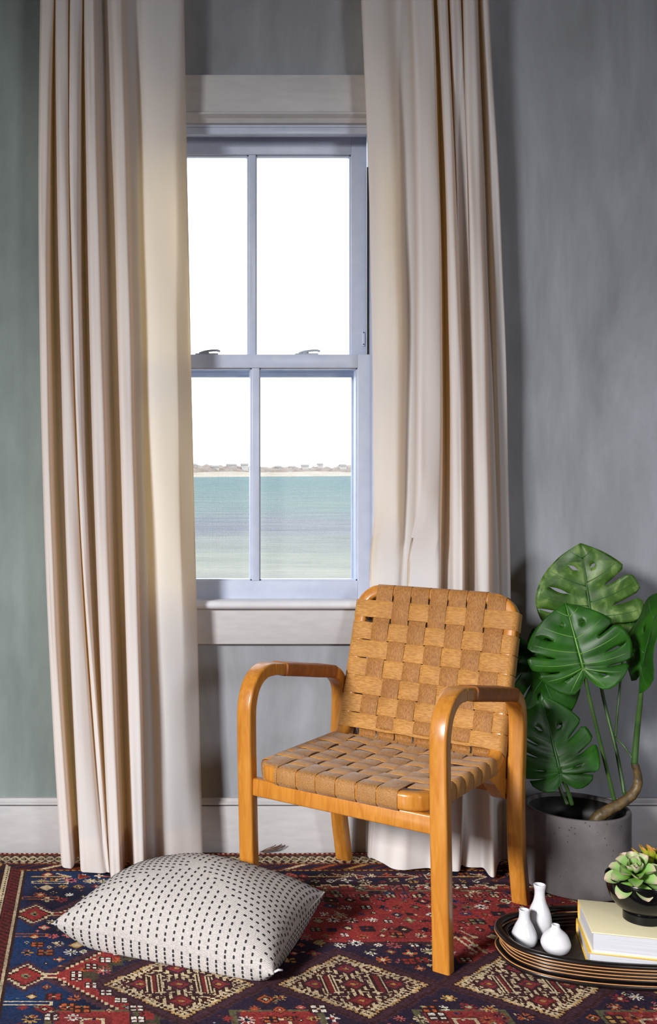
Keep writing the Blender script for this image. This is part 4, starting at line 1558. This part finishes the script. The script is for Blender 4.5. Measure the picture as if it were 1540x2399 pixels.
def make_leaf_obj(joint, tip, facing, W, mat, vmat, fold=0.25, droop=0.15, roll=0.0, slits=None, lobe=None, seed=0):
    joint, tip = Vector(joint), Vector(tip)
    ydir = tip - joint; Ln = ydir.length; ydir.normalize()
    fz = Vector(facing).normalized(); fz = (fz - ydir * fz.dot(ydir)).normalized()
    xd = ydir.cross(fz).normalized()
    if roll:
        Rm = Matrix.Rotation(roll, 3, ydir); xd = Rm @ xd; fz = Rm @ fz
    rl = random.Random(seed)
    lobe = lobe if lobe else 0.30 * Ln
    V, Fc = [], []
    veins = []

    def place(x, y, z, sd):
        yy = y / Ln
        zz = z + fold * abs(x) * (1 - 0.35 * abs(x) / W) - droop * Ln * (max(yy, -0.3) ** 2) - 0.35 * fold * (x * x) / W
        zz += 0.010 * math.sin(7 * yy + 2.1 * sd + seed) * abs(x) / W
        return joint + xd * (x * sd) + ydir * y + fz * zz

    for sd in (-1, 1):
        sl = slits if slits else [(0.30 + rl.uniform(-.02, .02), 0.45, 1.0, 0.010), (0.42, 0.35, 0.55, 0.008), (0.54 + rl.uniform(-.02, .02), 0.5, 1.0, 0.012), (0.66 + rl.uniform(-.02, .02), 0.48, 1.0, 0.012), (0.78, 0.3, 0.55, 0.012)]
        if isinstance(sl, dict): sl = sl[sd]
        v, f, cuts, org, mgn = leaf_half(sd, 6, 14, W, Ln, lobe, sl)
        b = len(V)
        for x, y, z, r, u in v:
            V.append(place(x, y, z, sd))
        for q_ in f:
            q_ = tuple(b + k for k in q_)
            Fc.append(q_ if sd > 0 else q_[::-1])
        # side veins through the middle of every lobe
        for c in range(len(cuts) - 1):
            u = (cuts[c] + cuts[c + 1]) / 2 if c else cuts[1] * 0.62
            pts = []
            for k in range(9):
                r = 0.90 * k / 8
                o_ = org(u); m_ = mgn(u)
                p = o_ + (m_ - o_) * r
                bow = 0.10 * math.sin(PI * r) * np.linalg.norm(m_ - o_)
                p = p + np.array([0, -bow * (0.5 if u > 0.3 else -0.1)])
                pil = math.sin(PI * 0.5) * math.sin(PI * min(1, r * 1.1)) * 0.055 * W * 0.55
                pts.append(place(p[0], p[1], pil + 0.0006, sd))
            veins.append((pts, [0.0017 * (1 - 0.75 * k / 8) for k in range(9)]))
    bm = bmesh.new()
    me = bpy.data.meshes.new('leaf'); me.from_pydata([tuple(p) for p in V], [], Fc)
    bm.from_mesh(me); bpy.data.meshes.remove(me)
    bmesh.ops.remove_doubles(bm, verts=bm.verts, dist=0.00012)
    o = bmobj('leaf', bm, mat, plant, True)
    o.location = -POT
    md = o.modifiers.new('thickness', 'SOLIDIFY'); md.thickness = 0.0011; md.offset = 0
    mid = [place(0, Ln * k / 10, 0.0007, 1) for k in range(11)]
    veins.append((mid, [0.0032 * (1 - 0.8 * k / 10) for k in range(11)]))
    vv, vf = [], []
    for pts, rad in veins:
        v, f = tube(pts, rad, 6)
        b = len(vv); vv += v; vf += [tuple(b + k for k in q_) for q_ in f]
    vo = pymesh('veins', vv, vf, vmat, o, True)
    return o


def px(x, y, d):
    """point seen at pixel x, y at distance d from the camera plane"""
    return Vector(((x - X0) * d / F, d - D, H - (y - YH) * d / F))


CAMV = Vector((-0.38, -1.0, 0.16))
# top leaf, behind
sA = {-1: [(0.30, 0.30, 1.0, 0.010), (0.50, 0.45, 0.98, 0.010), (0.66, 0.40, 0.80, 0.012), (0.84, 0.25, 0.6, 0.012)],
      1: [(0.24, 0.30, 0.42, 0.012), (0.36, 0.52, 1.0, 0.012), (0.54, 0.48, 1.0, 0.016), (0.70, 0.46, 1.0, 0.018), (0.85, 0.25, 0.5, 0.010)]}
make_leaf_obj(px(1386, 1452, 3.03), px(1361, 1272, 3.06), CAMV, 0.136, M['leaf_pale'], M['vein_dark'], 0.10, 0.02, 0.0, sA, 0.075, 1)
# middle leaf, in front
sB = {-1: [(0.28, 0.42, 0.60, 0.010), (0.42, 0.50, 1.0, 0.012), (0.56, 0.55, 1.0, 0.016), (0.70, 0.55, 0.88, 0.012), (0.84, 0.3, 0.5, 0.010)],
      1: [(0.26, 0.45, 0.62, 0.012), (0.40, 0.50, 1.0, 0.008), (0.54, 0.45, 0.9, 0.008), (0.68, 0.55, 1.0, 0.008), (0.83, 0.3, 0.55, 0.010)]}
make_leaf_obj(px(1367, 1566, 2.86), px(1326, 1412, 2.90), Vector((-0.42, -1, 0.42)), 0.128, M['leaf'], M['vein'], 0.22, 0.10, 0.0, sB, 0.062, 2)
# right leaf turned edge-on
make_leaf_obj(px(1506, 1562, 2.86), px(1544, 1384, 2.80), Vector((-0.98, 0.10, 0.10)), 0.092, M['leaf'], M['vein_dark'], 0.36, 0.06, 0.0, [(0.45, 0.35, 0.5, 0.006), (0.7, 0.3, 0.5, 0.008)], 0.06, 3)
# small leaf behind it
make_leaf_obj(px(1462, 1500, 2.98), px(1512, 1408, 3.02), Vector((-0.5, -1, 0.5)), 0.062, M['leaf'], M['vein_dark'], 0.25, 0.15, 0.0, None, 0.03, 4)
# left dark leaf hanging behind the armchair back
make_leaf_obj(px(1243, 1520, 2.98), px(1322, 1700, 2.94), Vector((-0.15, -1, 0.30)), 0.105, M['leaf'], M['vein_dark'], 0.18, 0.10, 0.0, None, 0.05, 5)
# lower dark leaf
make_leaf_obj(px(1314, 1812, 2.90), px(1268, 1628, 2.96), Vector((-0.25, -1, 0.22)), 0.105, M['leaf'], M['vein_dark'], 0.16, 0.05, 0.0, None, 0.045, 6)

# stems and trunk
def stem(pts, r0, r1, mat, name='stem'):
    P = catmull(pts, 8)
    v, f = tube(P, [r0 + (r1 - r0) * i / (len(P) - 1) for i in range(len(P))], 10)
    o = pymesh(name, v, f, mat, plant, True)
    o.location = -POT
    return o


stem([px(1441, 1878, 2.93), px(1412, 1760, 2.90), px(1383, 1640, 2.87), px(1367, 1566, 2.86)], 0.0055, 0.0042, M['stem'])
stem([px(1464, 1862, 2.95), px(1445, 1760, 2.98), px(1420, 1660, 3.01), px(1400, 1560, 3.02), px(1386, 1452, 3.03)], 0.0052, 0.004, M['stem'])
stem([px(1487, 1790, 2.92), px(1493, 1715, 2.91), px(1501, 1640, 2.88), px(1506, 1562, 2.86)], 0.0085, 0.0055, M['stem'])
stem([px(1486, 1788, 2.92), px(1478, 1770, 2.93), px(1462, 1747, 2.95), px(1442, 1728, 2.96)], 0.003, 0.002, M['stem'], 'aerial_root')
stem([px(1442, 1728, 2.96), px(1450, 1640, 2.99), px(1458, 1560, 2.99), px(1462, 1500, 2.98)], 0.0032, 0.0028, M['stem'])
stem([px(1341, 1885, 2.92), px(1330, 1850, 2.91), px(1322, 1832, 2.905), px(1314, 1812, 2.90)], 0.0055, 0.0045, M['stem'])
stem([px(1330, 1885, 2.98), px(1311, 1840, 3.0), px(1290, 1740, 3.01), px(1262, 1620, 3.0), px(1243, 1520, 2.98)], 0.0055, 0.0042, M['stem'])
P = catmull([px(1392, 1935, 2.93), px(1400, 1917, 2.925), px(1420, 1902, 2.92), px(1450, 1885, 2.92), px(1478, 1866, 2.92), px(1494, 1842, 2.92), px(1495, 1815, 2.92), px(1487, 1788, 2.92)], 9)
rad = []
for i in range(len(P)):
    t = i / (len(P) - 1)
    rad.append((0.0165 - 0.0075 * t) * (1 + 0.10 * max(0, math.sin(i * 0.55)) ** 6))
v, f = tube(P, rad, 14)
o = pymesh('trunk', v, f, M['trunk'], plant, True); o.location = -POT
o['label'] = 'knobbly brown trunk curving out of the pot'

# ------------------------------------------------------------------ tray
TC = Vector((1.324, -0.724, 0.0))
tray = empty('tray', TC)
tag(tray, 'oval black lacquered cane tray holding books and little vases', 'tray')


def oval(a, b, n=2.6, k=120):
    pts = []
    for i in range(k):
        t = 2 * PI * i / k
        c, s = math.cos(t), math.sin(t)
        pts.append((a * math.copysign(abs(c) ** (2 / n), c), b * math.copysign(abs(s) ** (2 / n), s)))
    return pts


def ring(name, a, b, zc, w, h, rr_, mat, seg=2):
    base = oval(a, b)
    n = len(base)
    rings = []
    for i in range(n):
        x0, y0 = base[i - 1]; x1, y1 = base[(i + 1) % n]
        d = Vector((x1 - x0, y1 - y0)).normalized(); nrm = Vector((d.y, -d.x))
        rings.append([(base[i][0] + nrm.x * p, base[i][1] + nrm.y * p, zc + q_) for p, q_ in rrect(w, h, rr_, seg)])
    v, f = loft(rings, closed=True)
    return smoothed(fix_normals(pymesh(name, v, f, mat, tray)), 50)


ta, tb = 0.400, 0.168
ring('base_rim', ta - 0.004, tb - 0.004, 0.0060, 0.018, 0.0115, 0.004, M['lacquer'])
ring('cane_edge', ta + 0.004, tb + 0.004, 0.0118, 0.0035, 0.0018, 0.0007, M['gilt'], 1)
for k in range(4):
    z = 0.0165 + k * 0.0073
    ring('coil', ta - 0.011, tb - 0.011, z, 0.011, 0.0060, 0.0025, M['lacquer'])
    ring('cane_edge', ta - 0.0055, tb - 0.0055, z + 0.0038, 0.0030, 0.0019, 0.0006, M['gilt'], 1)
ring('top_rim', ta - 0.002, tb - 0.002, 0.0505, 0.016, 0.0105, 0.004, M['lacquer'])
ring('cane_edge', ta + 0.0055, tb + 0.0055, 0.0462, 0.0030, 0.0018, 0.0006, M['gilt'], 1)
for k in range(4):                                          # inner face of the coils
    ring('inner_coil', ta - 0.0185, tb - 0.0185, 0.0165 + k * 0.0085, 0.006, 0.0068, 0.002, M['tray_floor'])
fb = oval(ta - 0.014, tb - 0.014)
vv = [(x, y, 0.004) for x, y in fb] + [(x, y, 0.0125) for x, y in fb]
nn_ = len(fb)
ff = [tuple(range(nn_))[::-1], tuple(range(nn_, 2 * nn_))] + [(i, (i + 1) % nn_, nn_ + (i + 1) % nn_, nn_ + i) for i in range(nn_)]
pymesh('tray_floor', vv, ff, M['tray_floor'], tray)
ZT = 0.0125

# ------------------------------------------------------------------ vases
def vase(name, loc, outer, mat, label):
    """outer = [(r, z)...] bottom to lip"""
    P = [(0.0, 0.0)] + [tuple(p) for p in catmull(outer, 6)]
    rl_, zl_ = outer[-1]
    wall = 0.0028
    inn = [(max(r - wall, 0.001), z) for r, z in catmull(outer, 6)]
    inn = [p for p in inn if p[1] > zl_ * 0.35][::-1]
    prof_ = P + [(rl_ - 0.0008, zl_ + 0.0010), (rl_ - wall + 0.0006, zl_ + 0.0009)] + inn + [(0.0, inn[-1][1])]
    v, f = lathe(prof_, 48, cap=False)
    o = pymesh(name, v, f, mat, None)
    bm = bmesh.new(); bm.from_mesh(o.data); bmesh.ops.remove_doubles(bm, verts=bm.verts, dist=1e-6)
    bmesh.ops.recalc_face_normals(bm, faces=bm.faces); bm.to_mesh(o.data); bm.free()
    smoothed(o, 60)
    o.location = loc
    tag(o, label, 'vase', 'white vases on the tray')
    return o


vase('bud_vase', (1.043, -0.640, ZT), [(0.017, 0.0), (0.021, 0.002), (0.0265, 0.020), (0.0275, 0.036), (0.0235, 0.060), (0.0150, 0.082), (0.0120, 0.096), (0.0118, 0.108), (0.0135, 0.1175), (0.0140, 0.1225)], M['porcelain'], 'tallest white bottle-necked porcelain vase standing behind two smaller ones')
vase('bud_vase', (0.991, -0.681, ZT), [(0.020, 0.0), (0.0245, 0.002), (0.0285, 0.012), (0.0280, 0.024), (0.0210, 0.042), (0.0140, 0.056), (0.0118, 0.066), (0.0118, 0.075), (0.0124, 0.0795)], M['porcelain'], 'middle-sized white porcelain vase with a short wide neck')
vase('bud_vase', (1.047, -0.722, ZT), [(0.018, 0.0), (0.0245, 0.002), (0.0315, 0.014), (0.0318, 0.024), (0.0250, 0.040), (0.0140, 0.050), (0.0098, 0.055), (0.0088, 0.059), (0.0090, 0.0615)], M['porcelain_matte'], 'smallest squat round white vase with a tiny neck')

# ------------------------------------------------------------------ books
def book(name, loc, rz, L_, Wd, T_, cover, spine_mat, label, top=True):
    """lies flat: x = length along the spine, y = from the fore edge (0) to the spine (Wd)"""
    b = empty(name, loc, rz)
    tag(b, label, 'book', 'books stacked on the tray')
    ct = 0.0026
    box('back_cover', 0, L_, 0, Wd, 0, ct, cover, b, 0.0008)
    box('front_cover', 0, L_, 0, Wd, T_ - ct, T_, cover, b, 0.0008)
    box('pages', 0.004, L_ - 0.004, 0.004, Wd - 0.003, ct - 0.0004, T_ - ct + 0.0004, M['pages'], b)
    pr = []
    for k in range(9):
        a = -PI / 2 + PI * k / 8
        pr.append((Wd - 0.002 + 0.007 * math.cos(a), T_ / 2 + T_ / 2 * math.sin(a)))
    pr2 = [(y - 0.0026 if 0 < i < 8 else y, z * 0.92 + T_ * 0.04) for i, (y, z) in enumerate(pr)][::-1]
    rings = [[(x, y, z) for y, z in pr + pr2] for x in (0, L_)]
    v, f = loft(rings)
    smoothed(fix_normals(pymesh('spine', v, f, spine_mat, b)), 50)
    return b


BZ = math.radians(-15.0)
T1, T2 = 0.034, 0.046
dirx = Vector((math.cos(BZ), math.sin(BZ), 0)); diry = Vector((-math.sin(BZ), math.cos(BZ), 0))
p2 = Vector((1.092, -0.806, ZT + T1))
p1 = Vector((1.092, -0.806, ZT)) - dirx * 0.007 + diry * 0.001
book('book', p1, BZ - 0.02, 0.30, 0.196, T1, M['book_yellow'], M['book_yellow'], 'thick book in yellow covers at the bottom of the stack on the tray')
book('book', p2, BZ, 0.29, 0.193, T2, M['book_cover'], M['book_yellow'], 'thick cream-covered book with a yellow spine under the black bowl')
ZB = ZT + T1 + T2

# ------------------------------------------------------------------ bowl of succulents
BW = Vector((1.239, -0.738, ZB))
bowl = empty('succulent_bowl', BW)
tag(bowl, 'glossy black footed bowl planted with pale green succulents on the books', 'plant')
prof = [(0.0, 0.0), (0.041, 0.0), (0.0425, 0.0015), (0.0425, 0.019), (0.0405, 0.021), (0.045, 0.0235), (0.058, 0.033), (0.070, 0.049), (0.0765, 0.068), (0.0795, 0.086), (0.080, 0.0945), (0.0792, 0.0963), (0.0768, 0.0963), (0.076, 0.0945), (0.0745, 0.083), (0.069, 0.07), (0.0, 0.066)]
v, f = lathe(prof, 64, cap=False)
smoothed(fix_normals(pymesh('bowl', v, f, M['bowl'], bowl)), 35)
v, f = lathe([(0.0, 0.090), (0.05, 0.089), (0.0750, 0.086), (0.0740, 0.082), (0, 0.078)], 40, cap=False)
fix_normals(pymesh('soil', v, f, M['soil'], bowl, True))


def make_succ(name, c_in, c_mid, c_tip):
    m, nt, p = newmat(name)
    a = N(nt, 'ShaderNodeAttribute', attribute_name='blade')
    n = noise(nt, mapped(nt, (1, 1, 1)), 70, 3)
    ad = N(nt, 'ShaderNodeMath', operation='MULTIPLY_ADD'); ad.inputs[1].default_value = 0.25; ad.inputs[2].default_value = -0.12
    nt.links.new(n.outputs['Fac'], ad.inputs[0])
    sm = N(nt, 'ShaderNodeMath', operation='ADD')
    nt.links.new(a.outputs['Fac'], sm.inputs[0]); nt.links.new(ad.outputs[0], sm.inputs[1])
    r = ramp(nt, sm.outputs[0], [(0.15, c_in), (0.60, c_mid), (0.97, c_tip)])
    nt.links.new(r.outputs[0], p.inputs['Base Color'])
    p.inputs['Roughness'].default_value = 0.5
    p.inputs['Specular IOR Level'].default_value = 0.3
    return m


M['succ'] = make_succ('pale_green_succulent', srgb(92, 138, 40), srgb(140, 174, 104), srgb(192, 172, 152))
M['succ2'] = make_succ('olive_succulent', srgb(112, 134, 30), srgb(150, 160, 44), srgb(190, 120, 62))


def succ_leaf(L_, W_, cup):
    nu, nv = 10, 8
    v, f, at_ = [], [], []
    for side in (1, -1):
        for i in range(nu + 1):
            u = i / nu
            wd = W_ * (math.sin(PI * min(1, u * 0.86 + 0.05)) ** 0.75) * (0.35 + 0.65 * min(1, u * 1.8))
            if u > 0.93: wd *= 1 - (u - 0.93) / 0.075 * 0.72
            for j in range(nv + 1):
                w_ = -1 + 2 * j / nv
                x = u * L_
                y = wd * w_
                z = cup * (w_ * w_) * wd + 0.35 * cup * L_ * u * u * 0.5
                th = 0.0022 * (1 - w_ * w_) * math.sin(PI * min(u * 0.9 + 0.1, 1))
                z += th * 0.25 if side > 0 else -th * 1.3
                v.append((x, y, z)); at_.append(min(1, max(u ** 1.3, (abs(w_) ** 6) * 0.8 * u)))
        b = 0 if side > 0 else (nu + 1) * (nv + 1)
        for i in range(nu):
            for j in range(nv):
                a = b + i * (nv + 1) + j
                q_ = (a, a + nv + 1, a + nv + 2, a + 1)
                f.append(q_ if side > 0 else q_[::-1])
    me_ = bpy.data.meshes.new('succulent_leaf')
    me_.from_pydata(v, [], f); me_.update()
    A_ = me_.attributes.new('blade', 'FLOAT', 'POINT'); A_.data.foreach_set('value', at_)
    me_.polygons.foreach_set('use_smooth', [True] * len(me_.polygons))
    return me_


def rosette(center, axis, layers, mat, name):
    r = empty(name, center); r.parent = bowl
    r.rotation_euler = Vector(axis).to_track_quat('Z', 'Y').to_euler()
    rr2 = random.Random(len(name))
    a0 = 0.0
    for (n, L_, W_, el, cup, h0, r0) in layers:
        me_ = succ_leaf(L_, W_, cup); me_.materials.append(mat)
        a0 += 0.61
        for k in range(n):
            o = bpy.data.objects.new('succulent_leaf', me_)
            C.objects.link(o); o.parent = r
            az = a0 + 2 * PI * k / n + rr2.uniform(-.1, .1)
            o.location = (r0 * math.cos(az), r0 * math.sin(az), h0)
            o.rotation_euler = (rr2.uniform(-.12, .12), -math.radians(el + rr2.uniform(-6, 6)), az)
            s_ = rr2.uniform(0.92, 1.08); o.scale = (s_, s_, s_)
    return r


rosette((-0.032, -0.030, 0.108), (-0.22, -0.42, 0.9), [(7, 0.050, 0.0185, -20, 0.35, 0.000, 0.012), (7, 0.046, 0.0165, 8, 0.6, 0.008, 0.010), (6, 0.038, 0.0150, 30, 0.8, 0.014, 0.008), (5, 0.029, 0.0125, 52, 0.9, 0.018, 0.006), (4, 0.020, 0.0095, 74, 0.8, 0.018, 0.003)], M['succ'], 'succulent_rosette')
rosette((0.036, 0.026, 0.112), (0.25, 0.1, 0.95), [(9, 0.050, 0.010, 16, 0.5, 0.002, 0.008), (8, 0.042, 0.009, 42, 0.5, 0.008, 0.006), (6, 0.030, 0.007, 68, 0.5, 0.012, 0.004)], M['succ2'], 'succulent_cluster')
